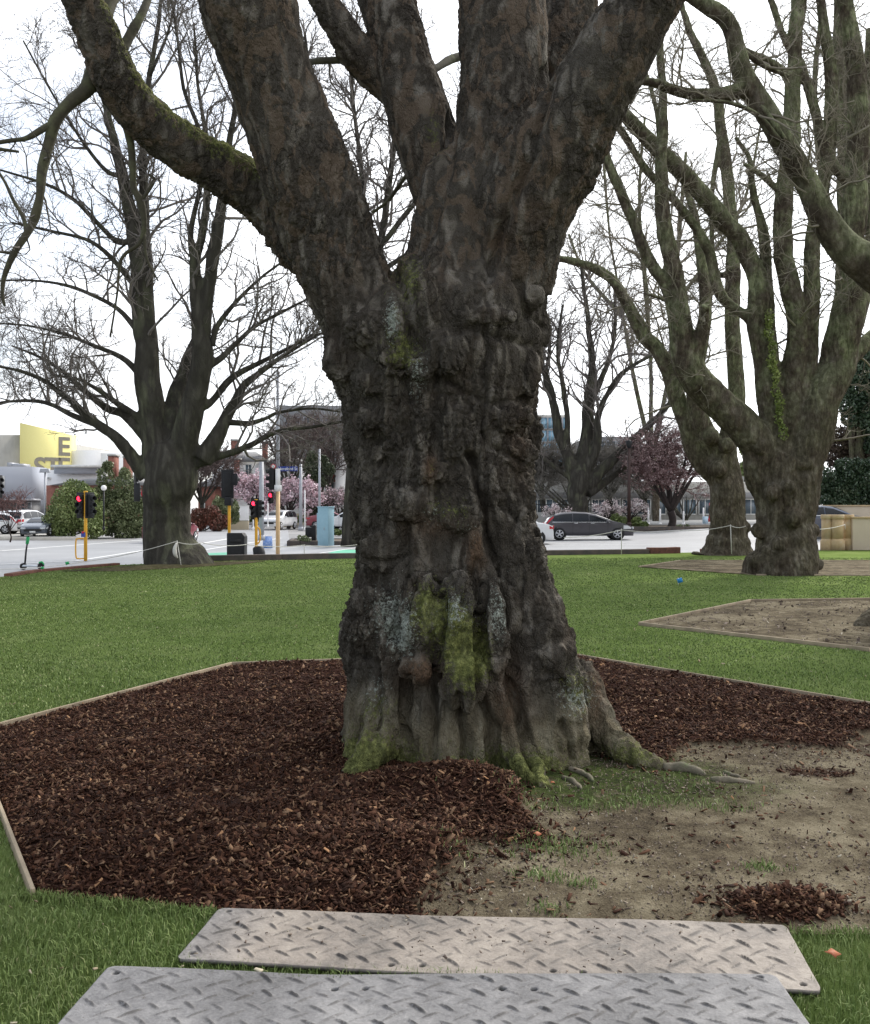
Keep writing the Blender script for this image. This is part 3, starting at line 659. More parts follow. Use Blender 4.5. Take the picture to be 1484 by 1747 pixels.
# clefts between the columns
CLEFT = [([(806,780),(822,830),(838,880),(850,960),(868,1010),(880,1060),(884,1120),(874,1170),(892,1230),(905,1300)], 9, .085),
 ([(690,985),(694,1030),(676,1090)], 6, .04), ([(748,1000),(750,1060),(746,1120),(742,1180),(740,1300)], 6, .05), ([(818,1000),(822,1060),(818,1130),(822,1200),(842,1250),(852,1310)], 7, .06),
 ([(694,1160),(690,1220),(692,1310)], 7, .05), ([(784,1190),(788,1240),(792,1310)], 6, .05), ([(700,560),(690,640),(700,700),(694,760)], 7, .025), ([(676,470),(700,540),(712,600)], 9, .05),
 ([(812,960),(800,1000),(790,1030)], 6, .04), ([(604,600),(640,620),(690,640)], 6, .02), ([(930,1150),(960,1160),(985,1200)], 7, .03), ([(960,1235),(975,1290)], 6, .04), ([(640,745),(652,790)], 12, .05),
 ([(600,955),(660,960),(690,950)], 6, .02), ([(700,900),(690,960),(700,1000)], 6, .03), ([(760,650),(840,690),(900,680)], 5, .02), ([(750,570),(800,560),(900,590)], 6, .025),
 ([(936,120),(915,200),(890,300),(852,400),(838,470)], 9, .045), ([(778,190),(766,260),(752,340),(716,430)], 8, .04), ([(832,560),(826,700),(832,800)], 5, .03), ([(746,600),(740,740),(744,800)], 5, .025), ([(860,860),(900,900),(905,960)], 6, .03), ([(640,1130),(650,1180),(640,1240)], 6, .04), ([(566,560),(600,700),(606,800)], 7, .02),
 ([(830,740),(840,760),(900,800)], 5, .03), ([(880,480),(900,540),(930,560)], 5, .025)]
disp = np.zeros(nv)
for pts, w, amp in CLEFT:
    wob = 5*vnoise(np.c_[qy*.03, qx*.03, np.zeros(nv)], 77); dd = dpoly(qx+wob, qy, pts, False); disp -= 1.5*amp*np.exp(-(dd/(w*1.15))**2)*fac_front
fade = 1-sstep(3.6, 4.6, co[:,2])*.55
footz = 1-sstep(.30, .75, co[:,2]); disp += (.034-.016*footz)*fbm(co*np.array([2.9,2.9,1.5]), 4, 1)*fade+.026*fbm(co*np.array([9,9,5.]), 3, 3)*(.35+.65*low)
rg = 1-np.abs(fbm(co*np.array([7.5,7.5,2.0])+.06*fbm(co*6, 2, 5)[:,None], 4, 41))*2.2; disp += .030*(np.clip(rg, 0, 1)**2-.5)*(.30+.70*low)
wq = co+.05*np.c_[fbm(co*5, 2, 9), fbm(co*5, 2, 19), fbm(co*5, 2, 29)]
F1, F2, cell = voro(wq*np.array([19, 19, 10.]), 3); plates = np.minimum(F2-F1, .30)/.30
F1b, F2b, cb = voro(wq*np.array([42, 42, 26.])+3.3, 8); pl2 = np.minimum(F2b-F1b, .35)/.35
rz_ = .50+.50*low
patch = .35+.65*sstep(-.25, .15, fbm(co*1.4, 3, 71))       # smooth stretches between rough ones
disp += rz_*patch*(1-.75*footz)*(.024*(plates-.7)+.012*(cell-.5)+.013*(pl2-.6))
# knobbly burl warts
F1c, _, cc_ = voro(co*5.5+1.7, 23); wart = np.clip(1-F1c/.42, 0, 1)**1.0*(cc_ > .72); disp += .022*wart*low*(1-footz)
co2 = co+no_*disp[:,None]
me.vertices.foreach_set('co', co2.astype(np.float32).ravel()); me.update()
def sp(px, py, rx, ry): return np.exp(-((qx-px)/rx)**2-((qy-py)/ry)**2)*sstep(-.2, .2, -no_[:,1])
moss = 1.15*sp(725,1040,36,60)+1.2*sp(785,1100,44,90)+.9*sp(815,1130,30,50)+.8*sp(640,1205,40,34)+.9*sp(985,1180,34,50)+.7*sp(690,600,34,40)+.6*sp(700,480,26,40)+.6*sp(740,225,22,50)+.7*sp(770,870,50,26)+.45*sp(740,800,18,60)+.9*sp(650,1290,60,40)+.8*sp(900,1310,50,40)+.8*sp(1070,1290,60,30)+.55*sp(820,1300,90,30)+.35*sp(680,560,50,120)+.8*sp(600,1300,60,50)+.5*sp(930,1320,60,30)
moss += .30*(1-sstep(.05, .40, co[:,2]))
islimb = sstep(3.0, 3.5, co[:,2])
moss += islimb*.85*sstep(-.45, .35, no_[:,2])*(1-sstep(430, 540, qx))+.3*islimb*sstep(.2, .8, no_[:,2])
lich = 1.0*sp(665,1050,44,60)+.9*sp(772,1040,30,45)+.9*sp(850,1050,30,60)+.8*sp(690,1090,24,36)+1.2*sp(668,545,16,46)+.8*sp(712,640,22,60)+.6*sp(740,875,24,26)+.9*sp(985,1190,40,40)+.7*sp(640,1180,30,36)+.5*sp(790,900,30,20)+.35*sp(600,1085,18,18)
burl = 1.0*sp(718,1145,30,22)+1.0*sp(812,942,15,34)+.9*sp(735,800,12,26)+.4*sp(850,410,22,16)+.25*sp(905,360,36,26)+.7*sp(1016,1190,16,50)+.6*sp(868,1200,30,60)+.4*sp(740,900,40,20)+.3*sp(885,760,20,60)
for nm, v in (('moss', moss), ('lichen', lich), ('burl', burl), ('plate', cell*plates), ('limb', islimb), ('foot', (1-sstep(.12, .62, co[:,2]+.12*fbm(co*5, 3, 91)))*sstep(-.2, .3, -no_[:,1]))):
    a_ = me.attributes.new(nm, 'FLOAT', 'POINT'); a_.data.foreach_set('value', np.asarray(v, np.float32))
m_bark, t, b = newmat('plane_tree_bark')
n1 = noise(t, 1.6, 6, .6); n2 = noise(t, 9, 6, .65, (1,1,.5)); n3 = noise(t, 45, 5, .7, (1,1,.6)); n4 = noise(t, 3.2, 4, .6, (1,1,.7), .6)
bc = ramp(t, [(.32, (.090,.076,.061)), (.44, (.165,.142,.117)), (.55, (.235,.21,.178)), (.66, (.34,.31,.27))], mathn(t, 'MULTIPLY_ADD', n1, .45, mathn(t, 'MULTIPLY_ADD', n2, .35, mathn(t, 'MULTIPLY', n3, .2))))
bc = mix(t, mapr(t, n4, .50, .64, 0, .55), bc, (.17,.12,.085))
bc = mix(t, .30, bc, ramp(t, [(.33, (.030,.024,.020)), (.66, (.20,.18,.16))], n3))
# corky fissures between the bark plates, crack shade painted dark into the colour
def fiss(sc_, wd, zs):
    tcn = t.nodes.new('ShaderNodeTexCoord'); w_ = t.nodes.new('ShaderNodeVectorMath'); w_.operation = 'MULTIPLY_ADD'; nn = t.nodes.new('ShaderNodeTexNoise'); nn.inputs['Scale'].default_value = sc_*.6; nn.inputs['Detail'].default_value = 3
    t.links.new(tcn.outputs['Object'], nn.inputs[0]); t.links.new(nn.outputs['Color'], w_.inputs[0]); k_ = 1.1/sc_; w_.inputs[1].default_value = (k_, k_, k_); t.links.new(tcn.outputs['Object'], w_.inputs[2])
    m2 = t.nodes.new('ShaderNodeMapping'); m2.inputs['Scale'].default_value = (1, 1, zs); t.links.new(w_.outputs[0], m2.inputs[0]); v = t.nodes.new('ShaderNodeTexVoronoi'); v.feature = 'DISTANCE_TO_EDGE'; v.inputs['Scale'].default_value = sc_; t.links.new(m2.outputs[0], v.inputs[0]); return v.outputs['Distance']
e1, e2 = fiss(15, .1, .55), fiss(36, .1, .6)
cr = mathn(t, 'MULTIPLY', mapr(t, e1, .0, .085), mapr(t, e2, 0, .10, .45, 1))
cr = mathn(t, 'MULTIPLY_ADD', cr, .8, .2); fm = mapr(t, noise(t, 3.4, 5, .7), .42, .60, .0, .75)
nr = t.nodes.new('ShaderNodeTexNoise'); nr.noise_type = 'RIDGED_MULTIFRACTAL'; nr.inputs['Scale'].default_value = 11; nr.inputs['Detail'].default_value = 7; nr.inputs['Roughness'].default_value = .7; nr.inputs['Distortion'].default_value = .5; nr.normalize = True
tcr = t.nodes.new('ShaderNodeTexCoord'); mr_ = t.nodes.new('ShaderNodeMapping'); mr_.inputs['Scale'].default_value = (1, 1, .32); t.links.new(tcr.outputs['Object'], mr_.inputs[0]); t.links.new(mr_.outputs[0], nr.inputs[0]); rid = nr.outputs[0]
bc = mix(t, .62, bc, ramp(t, [(.04, (.032,.027,.020)), (.16, (.150,.132,.105)), (.42, (.30,.272,.230))], rid))
bc = mix(t, fm, bc, mix(t, cr, (.022,.018,.015), bc))
bc = mix(t, mathn(t, 'MULTIPLY', attr(t, 'foot'), .75), bc, ramp(t, [(.32, (.12,.10,.062)), (.5, (.25,.215,.14)), (.68, (.42,.38,.27))], n2))
# flaked patches on the smoother limbs
fl = mathn(t, 'MULTIPLY', attr(t, 'limb'), mapr(t, noise(t, 7, 4, .6, (1,1,.6), 1.0), .52, .56, 0, .6))
bc = mix(t, fl, bc, (.19,.140,.100))
bu = mathn(t, 'MULTIPLY', attr(t, 'burl'), mapr(t, n3, .3, .55))
bc = mix(t, mathn(t, 'MINIMUM', bu, .7), bc, ramp(t, [(.35, (.12,.070,.042)), (.7, (.26,.165,.105))], n2))
mo = mapr(t, mathn(t, 'ADD', attr(t, 'moss'), mathn(t, 'MULTIPLY_ADD', noise(t, 30, 7, .85), 4.2, -2.4)), .25, .85, 0, .85)
bc = mix(t, mo, bc, ramp(t, [(.34, (.062,.070,.024)), (.50, (.150,.168,.050)), (.64, (.34,.36,.12))], noise(t, 24, 5, .7)))
li = mapr(t, mathn(t, 'ADD', attr(t, 'lichen'), mathn(t, 'MULTIPLY_ADD', noise(t, 46, 6, .85), 5.0, -3.0)), .30, .58, 0, .9)
bc = mix(t, li, bc, ramp(t, [(.3, (.28,.31,.26)), (.7, (.58,.62,.55))], n3))
t.links.new(bc, b.inputs['Base Color']); b.inputs['Roughness'].default_value = .92; b.inputs['Specular IOR Level'].default_value = .06
hb_ = mathn(t, 'ADD', mathn(t, 'MULTIPLY', n3, 1.0), mathn(t, 'MULTIPLY', vor(t, 60, (1,1,.55), 'DISTANCE_TO_EDGE'), 1.4)); hb_ = mathn(t, 'ADD', hb_, noise(t, 130, 4, .7)); hb_ = mathn(t, 'MULTIPLY_ADD', mathn(t, 'MULTIPLY', cr, fm), 1.2, hb_); hb_ = mathn(t, 'MULTIPLY_ADD', rid, 3.0, hb_)
bump(t, b, hb_, .9, .022)
big = empty('plane_tree', P(820, 1310, 6.7)*[1,1,0], 'huge gnarled plane tree with mossy burls in the middle of the bark mulch bed', 'tree')
bl = np.array(big.location); bl_big = bl.copy()
def reloc(me, loc):
    n_ = len(me.vertices); c_ = np.empty(n_*3, np.float32); me.vertices.foreach_get('co', c_); c_ = (c_.reshape(-1, 3)-np.asarray(loc, np.float32)); me.vertices.foreach_set('co', c_.ravel()); me.update()
reloc(me, bl); o = link_mesh('trunk', me, m_bark, big, True)
# loose surface roots running out of the trunk foot
m_root = pmat('pale_root', (.24,.20,.145), (.13,.115,.08), 9, .85, .6, 50, .01, c3=(.10,.12,.05))
for pts in ([(1132,1283,14,5.98),(1160,1290,20,5.95),(1185,1302,16,5.9),(1203,1314,6,5.85)], [(1212,1322,10,5.74),(1240,1327,14,5.72),(1262,1326,10,5.70),(1288,1332,5,5.66)], [(972,1302,10,5.98),(990,1312,10,5.9),(1004,1326,9,5.8),(1012,1340,5,5.7)], [(960,1330,8,5.8),(975,1336,10,5.72),(986,1350,8,5.62),(992,1360,4,5.55)], [(1235,1318,8,5.9),(1262,1325,6,5.8)]):
    p, rad = limb(pts, 24, wob=.3, seed=3); p[:,2] = np.array([float(hbed(np.array([q[0]]), np.array([q[1]]))[0]) for q in p])+rad*.35
    MB().tube(p-bl, rad, 10).build('surface_root', m_root, big, True)
# ================================================================== bare tree tools
def grow(lines, n, length, ang, up, r0, rmin, seed, tmin=.25, K_=6, wig=.28, droop=0.0, rscale=.55):
    """lines: list of (pts(k,3), rad(k)); returns N polylines of K_ points sprouting from them"""
    r = np.random.default_rng(seed)
    seg = [np.linalg.norm(np.diff(p, axis=0), axis=1) for p, _ in lines]; cum = [np.r_[0, np.cumsum(s)] for s in seg]; tot = np.array([c[-1] for c in cum])
    w = tot/tot.sum(); idx = r.choice(len(lines), n, p=w); tt = tmin+(1-tmin)*r.random(n)
    Pp = np.empty((n, 3)); Tt = np.empty((n, 3)); Rr = np.empty(n)
    for li in range(len(lines)):
        m = np.where(idx == li)[0]
        if not len(m): continue
        p, rad = lines[li]; s = tt[m]*tot[li]
        for c_ in range(3): Pp[m, c_] = np.interp(s, cum[li], p[:, c_])
        Rr[m] = np.interp(s, cum[li], rad); k = np.clip(np.searchsorted(cum[li], s)-1, 0, len(p)-2); d = p[k+1]-p[k]; Tt[m] = d/(np.linalg.norm(d, axis=1)[:, None]+1e-9)
    return sprout(Pp, Tt, Rr, tt, length, ang, up, rmin, r, K_, wig, droop, rscale)
def sprout(Pp, Tt, Rr, tt, length, ang, up, rmin, r, K_=6, wig=.28, droop=0.0, rscale=.55):
    n = len(Pp); rv = r.normal(size=(n, 3)); rv[:,2] += up*.6; rv -= (rv*Tt).sum(1)[:, None]*Tt; rv /= np.linalg.norm(rv, axis=1)[:, None]+1e-9
    a = r.normal(ang, .22, n)[:, None]; d = Tt*np.cos(a)+rv*np.sin(a); L = length*r.uniform(.45, 1.25, n)*(1.15-.6*tt)
    pts = np.empty((n, K_, 3)); pts[:,0] = Pp; cur = Pp.copy()
    for k in range(1, K_):
        d = d+r.normal(size=(n, 3))*wig; d[:,2] += up*.10-droop*k*.1; d /= np.linalg.norm(d, axis=1)[:, None]; cur = cur+d*(L/(K_-1))[:, None]; pts[:,k] = cur
    rb = np.clip(Rr*rscale, rmin, None)[:, None]; rb = np.minimum(rb, (L*.013)[:, None]+rmin); rad = rb*np.linspace(1, .35, K_)[None]; rad = np.maximum(rad, rmin*.6)
    return pts, rad
def regrow(pts, rad, m, length, ang, up, rmin, seed, K_=5, wig=.3, droop=0.0, tmin=.2):
    r = np.random.default_rng(seed); N_, Kk, _ = pts.shape; n = N_*m; i = np.repeat(np.arange(N_), m); tt = tmin+(1-tmin)*r.random(n); f = tt*(Kk-1)*.9999; k = f.astype(int); u = (f-k)[:, None]
    Pp = pts[i, k]*(1-u)+pts[i, k+1]*u; T_ = pts[i, k+1]-pts[i, k]; T_ /= np.linalg.norm(T_, axis=1)[:, None]+1e-9; Rr = rad[i, k]
    return sprout(Pp, T_, Rr, tt, length, ang, up, rmin, r, K_, wig, droop, .6)
def fused(lines, vox, amp, cell, bumps=(), seed=0):
    mb_ = MB(); thin = MB(); got = False
    for p, rad in lines:
        k = np.where(rad > vox*1.9)[0]
        e = (k[-1]+1) if len(k) else 0
        if e >= 3: mb_.tube(p[:e], rad[:e], 18)
        s0 = max(0, e-4) if e >= 3 else 0
        if e < len(p): thin.tube(p[s0:], rad[s0:]*1.02, 8); got = True
    for c, r_ in bumps: mb_.ball(c, r_, 12, 8)
    me_ = np_mesh('tmp', np.vstack(mb_.V), [np.vstack(v) for v in mb_.F.values()]); ob = bpy.data.objects.new('tmp', me_); col.objects.link(ob)
    a_ = ob.modifiers.new('r', 'REMESH'); a_.mode = 'VOXEL'; a_.voxel_size = vox; s2 = ob.modifiers.new('s', 'SMOOTH'); s2.factor = .5; s2.iterations = 3
    me_ = bpy.data.meshes.new_from_object(ob.evaluated_get(bpy.context.evaluated_depsgraph_get())); bpy.data.objects.remove(ob)
    k = len(me_.vertices); c = np.empty(k*3, np.float32); me_.vertices.foreach_get('co', c); c = c.reshape(-1, 3).astype(float); nn = np.empty(k*3, np.float32); me_.vertices.foreach_get('normal', nn); nn = nn.reshape(-1, 3)
    lowf = 1-.75*sstep(1.5, 5, c[:,2]); d_ = amp*(fbm(c*np.array([2.2,2.2,1.3]), 4, seed)*1.6*lowf+.8*fbm(c*np.array([7,7,2.5]), 3, seed+5)*lowf); F1_, F2_, ce = voro(c*np.array([1,1,.6])/cell, seed+9); d_ += amp*.35*(np.minimum(F2_-F1_, .3)/.3-.6)*(.4+.6*lowf)
    F1_, F2_, ce = voro(c/(cell*3.5)+2.2, seed+12); d_ += amp*1.6*np.clip(1-F1_/.45, 0, 1)*(ce > .55)*lowf
    c = c+nn*d_[:,None]; q = np.empty(len(me_.polygons)*4, np.int32)
    me_.vertices.foreach_set('co', c.astype(np.float32).ravel())
    fl = [list(pp.vertices) for pp in me_.polygons if len(pp.vertices) != 4]
    me_.update()
    if got:
        tv = np.vstack(thin.V); qa = np.array([list(pp.vertices) for pp in me_.polygons if len(pp.vertices) == 4]); fs = [np.vstack([qa]+[x+k for x in thin.F.get(4, [])])]
        t3 = ([np.array(fl)] if fl and len(fl[0]) == 3 else [])+[x+k for x in thin.F.get(3, [])]
        if t3: fs.append(np.vstack(t3))
        me_ = np_mesh('trunk', np.vstack([c, tv]), fs)
    return me_
def bare_tree(name, label, base, limbs, d0, mat, tm, levels, group=None, seed=1, n=10, dj=1.2, crown='crown', rmin=.008, vox=0, amp=.03, cell=.12, bumps=()):
    """limbs: list of pixel polylines [(px,py,w)...] (+ optional depth drift as last element)"""
    rr = np.random.default_rng(seed); lines = []; mbt = MB(); pix = []
    root = empty(name, (base[0], base[1], base[2]), label, 'tree', group); bl = np.asarray(base, float)
    for i_, pts in enumerate(limbs):
        dd = pts[-1] if isinstance(pts[-1], (int, float)) else rr.uniform(-dj, dj)
        pts = [q for q in pts if not isinstance(q, (int, float))]; m = len(pts)
        ds = d0
        if i_:
            best = 1e9
            for l_p in pix:
                e = np.hypot(l_p[:,0]-pts[0][0], l_p[:,1]-pts[0][1]); k_ = int(e.argmin())
                if e[k_] < best: best = e[k_]; ds = l_p[k_, 3]
        q4 = [(q[0], q[1], q[2], ds+(dd*(j/(m-1)) if i_ else 0)) for j, q in enumerate(pts)]; pix.append(smooth_line(q4, 60))
        p, rad = limb(q4, wob=.12, seed=seed+i_, kk=max(8, m*4)); p = p+np.c_[fbm(p*1.1+seed, 2, 1), fbm(p*1.1+9, 2, 2), 0*p[:,0]]*rad.mean()*.5
        mbt.tube(p-bl, rad, n if pts[0][2] > 18 else 7); lines.append((p, rad))
    if vox:
        me_ = fused(lines, vox, amp, cell, [(P(q[0], q[1], q[3]), q[2]*q[3]/F) for q in bumps], seed); reloc(me_, bl); link_mesh('trunk', me_, mat, root, True)
    else: mbt.build('trunk', mat, root, True)
    src = [l_ for l_ in (lines[1:] if len(lines) > 1 else lines) if l_[0][:,2].max() > 1.2]
    n1, l1, up, n2, l2, n3, l3, ang = levels
    allV, allF, off = [], [], 0
    A, ra = grow(src, n1, l1, ang, up, 0, rmin*1.8, seed+50, K_=7)
    B_, rb = regrow(A, ra, n2, l2, ang*.95, up*.7, rmin*1.2, seed+51, K_=6)
    sets = [(A, ra, 4), (B_, rb, 3)]
    if n3:
        C_, rc = regrow(B_, rb, n3, l3, ang, up*.5, rmin, seed+52, K_=4); sets.append((C_, rc, 3))
    for p_, r_, s_ in sets:
        v, f = tubes(p_-bl, r_, s_); allV.append(v); allF.append(f+off); off += len(v)
    o = link_mesh(crown, np_mesh(crown, np.vstack(allV), [np.vstack(allF)]), tm or mat, root)
    return root, lines, (A, ra, B_, rb)
# ================================================================== other bare trees
m_barkL, t, b = newmat('dark_grey_bark'); ro_ = ridged(t, 4.0, .22)
cR = ramp(t, [(.33, (.095,.088,.073)), (.5, (.060,.055,.047)), (.67, (.12,.122,.082))], noise(t, 2.2, 6, .6, (1,1,.35)))
t.links.new(mix(t, mapr(t, ro_, .02, .16, .4, 0), cR, (.020,.018,.015)), b.inputs['Base Color']); b.inputs['Roughness'].default_value = .95; bump(t, b, mathn(t, 'ADD', ro_, noise(t, 18, 6, .6, (1,1,.35))), .9, .05)
for m__ in (m_barkL,): m__.node_tree.nodes['Principled BSDF'].inputs['Specular IOR Level'].default_value = .05
m_twigL = pmat('grey_twig', (.18,.16,.145), (.12,.105,.095), 3, .9)
m_barkR, t, b = newmat('mossy_brown_bark')
g = noise(t, 3.2, 6, .65, (1,1,.5)); g2 = noise(t, 14, 5, .7, (1,1,.5)); geo = t.nodes.new('ShaderNodeNewGeometry'); sep = t.nodes.new('ShaderNodeSeparateXYZ'); t.links.new(geo.outputs['Normal'], sep.inputs[0])
c_ = ramp(t, [(.36, (.034,.024,.018)), (.5, (.10,.078,.060)), (.64, (.21,.18,.15))], mathn(t, 'MULTIPLY_ADD', g, .5, mathn(t, 'MULTIPLY', g2, .5)))
pos = t.nodes.new('ShaderNodeSeparateXYZ'); t.links.new(geo.outputs['Position'], pos.inputs[0])
hi = mapr(t, pos.outputs['Z'], 2.5, 6.5, .15, .95)       # upper limbs: green algae film, with backlight bloom paled into its colour
ms = mathn(t, 'MULTIPLY', hi, mapr(t, mathn(t, 'MULTIPLY_ADD', noise(t, 1.6, 5, .7), 1.6, mathn(t, 'MULTIPLY', sep.outputs['Z'], .35)), .55, 1.05))
ro_ = ridged(t, 5.5, .3); cR = mix(t, ms, c_, ramp(t, [(.35, (.11,.125,.06)), (.65, (.30,.315,.185))], g2)); t.links.new(mix(t, mapr(t, ro_, .02, .16, .42, 0), cR, (.028,.023,.018)), b.inputs['Base Color'])
b.inputs['Roughness'].default_value = .95; b.inputs['Specular IOR Level'].default_value = .05; bump(t, b, mathn(t, 'ADD', g2, mathn(t, 'MULTIPLY', ro_, 1.5)), 1.0, .06)
m_twigR = pmat('olive_twig', (.24,.21,.16), (.16,.14,.11), 3, .9)
_bt = bare_tree
TL = [
 [(291,985,150),(290,966,122),(289,948,96),(289,920,78),(291,870,80),(292,820,84),(292,780,80),(290,750,62)],
 [(276,800,64),(262,720,54),(252,640,50),(244,540,44),(236,430,38),(226,377,32),(211,302,27),(196,245,22),(181,189,16),(165,120,10),(150,40,6)],
 [(258,600,30),(254,500,26),(249,415,24),(246,302,20),(245,226,17),(256,132,12),(270,38,9),(280,-40,6)],
 [(306,800,60),(320,730,52),(336,660,46),(346,604,42),(338,547,34),(332,453,26),(345,400,20),(355,321,15),(350,240,11),(340,150,7),(330,40,5)],
 [(343,600,34),(352,520,32),(364,440,30),(374,380,26),(382,310,20),(392,240,14),(400,160,10),(392,60,6)],
 [(288,760,46),(296,700,40),(312,650,34),(330,600,28),(340,570,24)],
 [(336,470,16),(325,400,13),(345,300,10),(340,226,10),(313,151,8),(302,57,6),(288,-20,4)],
 [(250,812,34),(222,776,27),(200,749,24),(167,724,19),(142,704,16),(125,687,14),(98,667,11),(73,649,9),(33,633,7),(-20,622,5)],
 [(165,724,15),(125,709,11),(89,691,9),(56,684,7),(0,687,5),(-40,700,3)],
 [(252,752,24),(213,709,18),(185,698,15),(160,680,12),(133,656,10),(107,633,8),(70,610,6),(20,590,4)],
 [(248,720,16),(211,696,13),(189,680,11),(162,662,8),(133,647,6),(90,640,4)],
 [(250,650,15),(210,612,11),(160,590,9),(110,570,7),(50,556,5),(0,552,4)],
 [(246,580,14),(205,530,11),(150,500,9),(100,484,7),(40,478,5),(-10,480,4)],
 [(240,500,14),(190,440,11),(150,410,9),(90,395,7),(20,380,5)],
 [(230,410,15),(200,412,13),(162,377,11),(125,340,9),(75,313,7),(0,290,5)],
 [(345,785,40),(376,732,29),(387,709,26),(401,686,20),(415,658,17),(437,640,13),(475,612,9),(520,585,6),(552,566,4)],
 [(336,790,22),(360,782,17),(392,773,14),(428,759,12),(460,741,10),(495,732,8),(529,729,7),(590,718,5)],
 [(387,720,14),(410,722,12),(428,722,11),(456,713,8),(476,704,7),(529,697,5),(580,702,4)],
 [(352,625,18),(377,611,13),(405,584,11),(434,558,9),(480,533,7),(535,505,5)],
 [(362,590,15),(370,558,12),(390,530,10),(415,502,8),(450,470,6),(490,441,5)],
 [(350,694,16),(366,680,14),(395,645,13),(440,620,10),(500,590,7),(545,568,4)],
 [(255,132,9),(285,60,6),(300,0,4)], [(211,302,14),(180,290,10),(140,240,7),(90,160,5),(40,70,4)],
]
TL = [TL[0]]+[[(q[0], q[1], q[2]*(.74 if q[1] < 600 else .84)) for q in l_] for l_ in TL[1:]]
bare_tree('bare_tree', 'tall bare grey tree with many upright stems at the left corner of the lawn', G(290,962), TL, 28.0, m_barkL, m_twigL, (360, 2.7, .6, 8, 1.15, 5, .5, .75), seed=11, rmin=.0065, dj=2.0, vox=.05, amp=.035, cell=.25)
TM = [
 [(984,905,46),(984,872,36),(985,840,33),(987,806,38),(992,790,34)],
 [(980,812,26),(967,772,20),(953,737,17),(946,703,15),(937,657,12),(921,611,9),(915,570,6),(905,520,4)],
 [(990,806,30),(1001,749,25),(1003,692,20),(1008,646,15),(1008,600,11),(1000,520,8),(990,450,5)],
 [(997,810,20),(1017,760,15),(1022,703,11),(1045,657,9),(1070,630,7),(1109,607,5)],
 [(1000,828,24),(1040,788,18),(1074,756,15),(1109,724,11),(1143,687,8),(1165,650,5)],
 [(1002,842,18),(1040,817,13),(1074,792,10),(1132,769,8),(1177,760,5)],
 [(972,815,9),(949,799,7),(926,781,6),(905,765,4)],
 [(968,770,12),(967,703,10),(958,646,8),(951,600,6),(960,520,4)],
 [(1006,690,12),(1040,610,8),(1050,540,6),(1046,470,4)],
 [(948,700,9),(930,650,7),(938,590,5),(925,520,4)],
]
bare_tree('bare_tree', 'bare tree with a rounded open crown beside the lamp post across the street', [*P(985,905,70)[:2], -.05], TM, 70.0, m_barkL, m_twigL, (190, 5.2, .7, 7, 2.0, 3, 1.0, .7), seed=21, rmin=.014, dj=3, vox=.09, amp=.04, cell=.4)
R1 = [
 [(1334,1004,150),(1334,985,130),(1335,968,114),(1336,945,102),(1336,920,96),(1336,890,92),(1334,850,88),(1336,810,92),(1340,780,90)],
 [(1320,850,66),(1303,800,62),(1290,755,60),(1259,719,56),(1223,683,54),(1185,639,54),(1166,590,44),(1156,531,36),(1146,460,30),(1136,393,27),(1126,315,23),(1132,197,16),(1124,79,13),(1128,-20,10)],
 [(1155,545,24),(1135,490,22),(1112,452,20),(1077,374,18),(1050,307,17),(1030,256,16),(1010,220,14),(985,190,12)],
 [(1330,800,60),(1320,720,52),(1309,630,44),(1293,551,38),(1290,472,34),(1266,413,32),(1234,374,30),(1195,327,30),(1144,275,27),(1089,220,24),(1050,175,20),(1000,130,16)],
 [(1290,560,18),(1278,543,18),(1230,504,18),(1211,433,17),(1183,382,15),(1144,335,14),(1097,283,13),(1057,220,12),(1020,180,10)],
 [(1345,800,56),(1350,720,46),(1353,630,40),(1356,551,36),(1338,433,32),(1338,335,30),(1349,236,28),(1352,138,26),(1364,0,24),(1368,-80,22)],
 [(1358,800,44),(1370,710,36),(1378,630,30),(1381,512,28),(1388,394,26),(1410,275,24),(1419,157,21),(1404,40,18),(1395,-60,15)],
 [(1348,890,70),(1358,830,80),(1380,750,74),(1402,690,68),(1425,640,62),(1440,560,56),(1450,470,50),(1452,380,44),(1464,250,36),(1458,100,28),(1440,-30,22)],
 [(1420,650,40),(1450,610,34),(1490,575,28),(1540,540,24)],
 [(1463,420,20),(1462,380,20),(1451,323,20),(1412,268,20),(1392,197,17),(1364,110,15),(1340,70,13),(1312,-10,11)],
 [(1325,760,28),(1318,690,26),(1317,630,24),(1309,512,21),(1305,413,18),(1286,335,12),(1278,275,9),(1255,235,6)],
 [(1380,760,20),(1386,748,34),(1388,738,34)],
 [(1126,300,10),(1122,200,8),(1100,120,6)], [(1352,138,16),(1320,110,13),(1280,90,9),(1262,80,6)],
 [(1338,335,12),(1300,300,9),(1270,280,6)], [(1184,640,30),(1196,560,20),(1203,520,16)],
]
bare_tree('bare_tree', 'multi stemmed plane tree with a gnarled brown trunk in the far soil bed', G(1335,978), R1, 24.0, m_barkR, m_twigR, (170, 1.8, .35, 6, .85, 4, .42, .8), seed=31, rmin=.0055, n=14, dj=1.0, vox=.034, amp=.05, cell=.13, bumps=[(1384,742,13,23.5),(1297,762,16,23.6),(1388,800,12,23.8),(1384,850,11,23.9),(1295,905,14,23.7),(1378,955,20,23.8),(1352,885,17,23.35),(1318,840,15,23.4),(1394,965,12,24),(1370,792,16,23.5),(1330,930,15,23.35),(1300,960,16,23.5),(1386,905,12,23.8),(1345,830,13,23.35)])
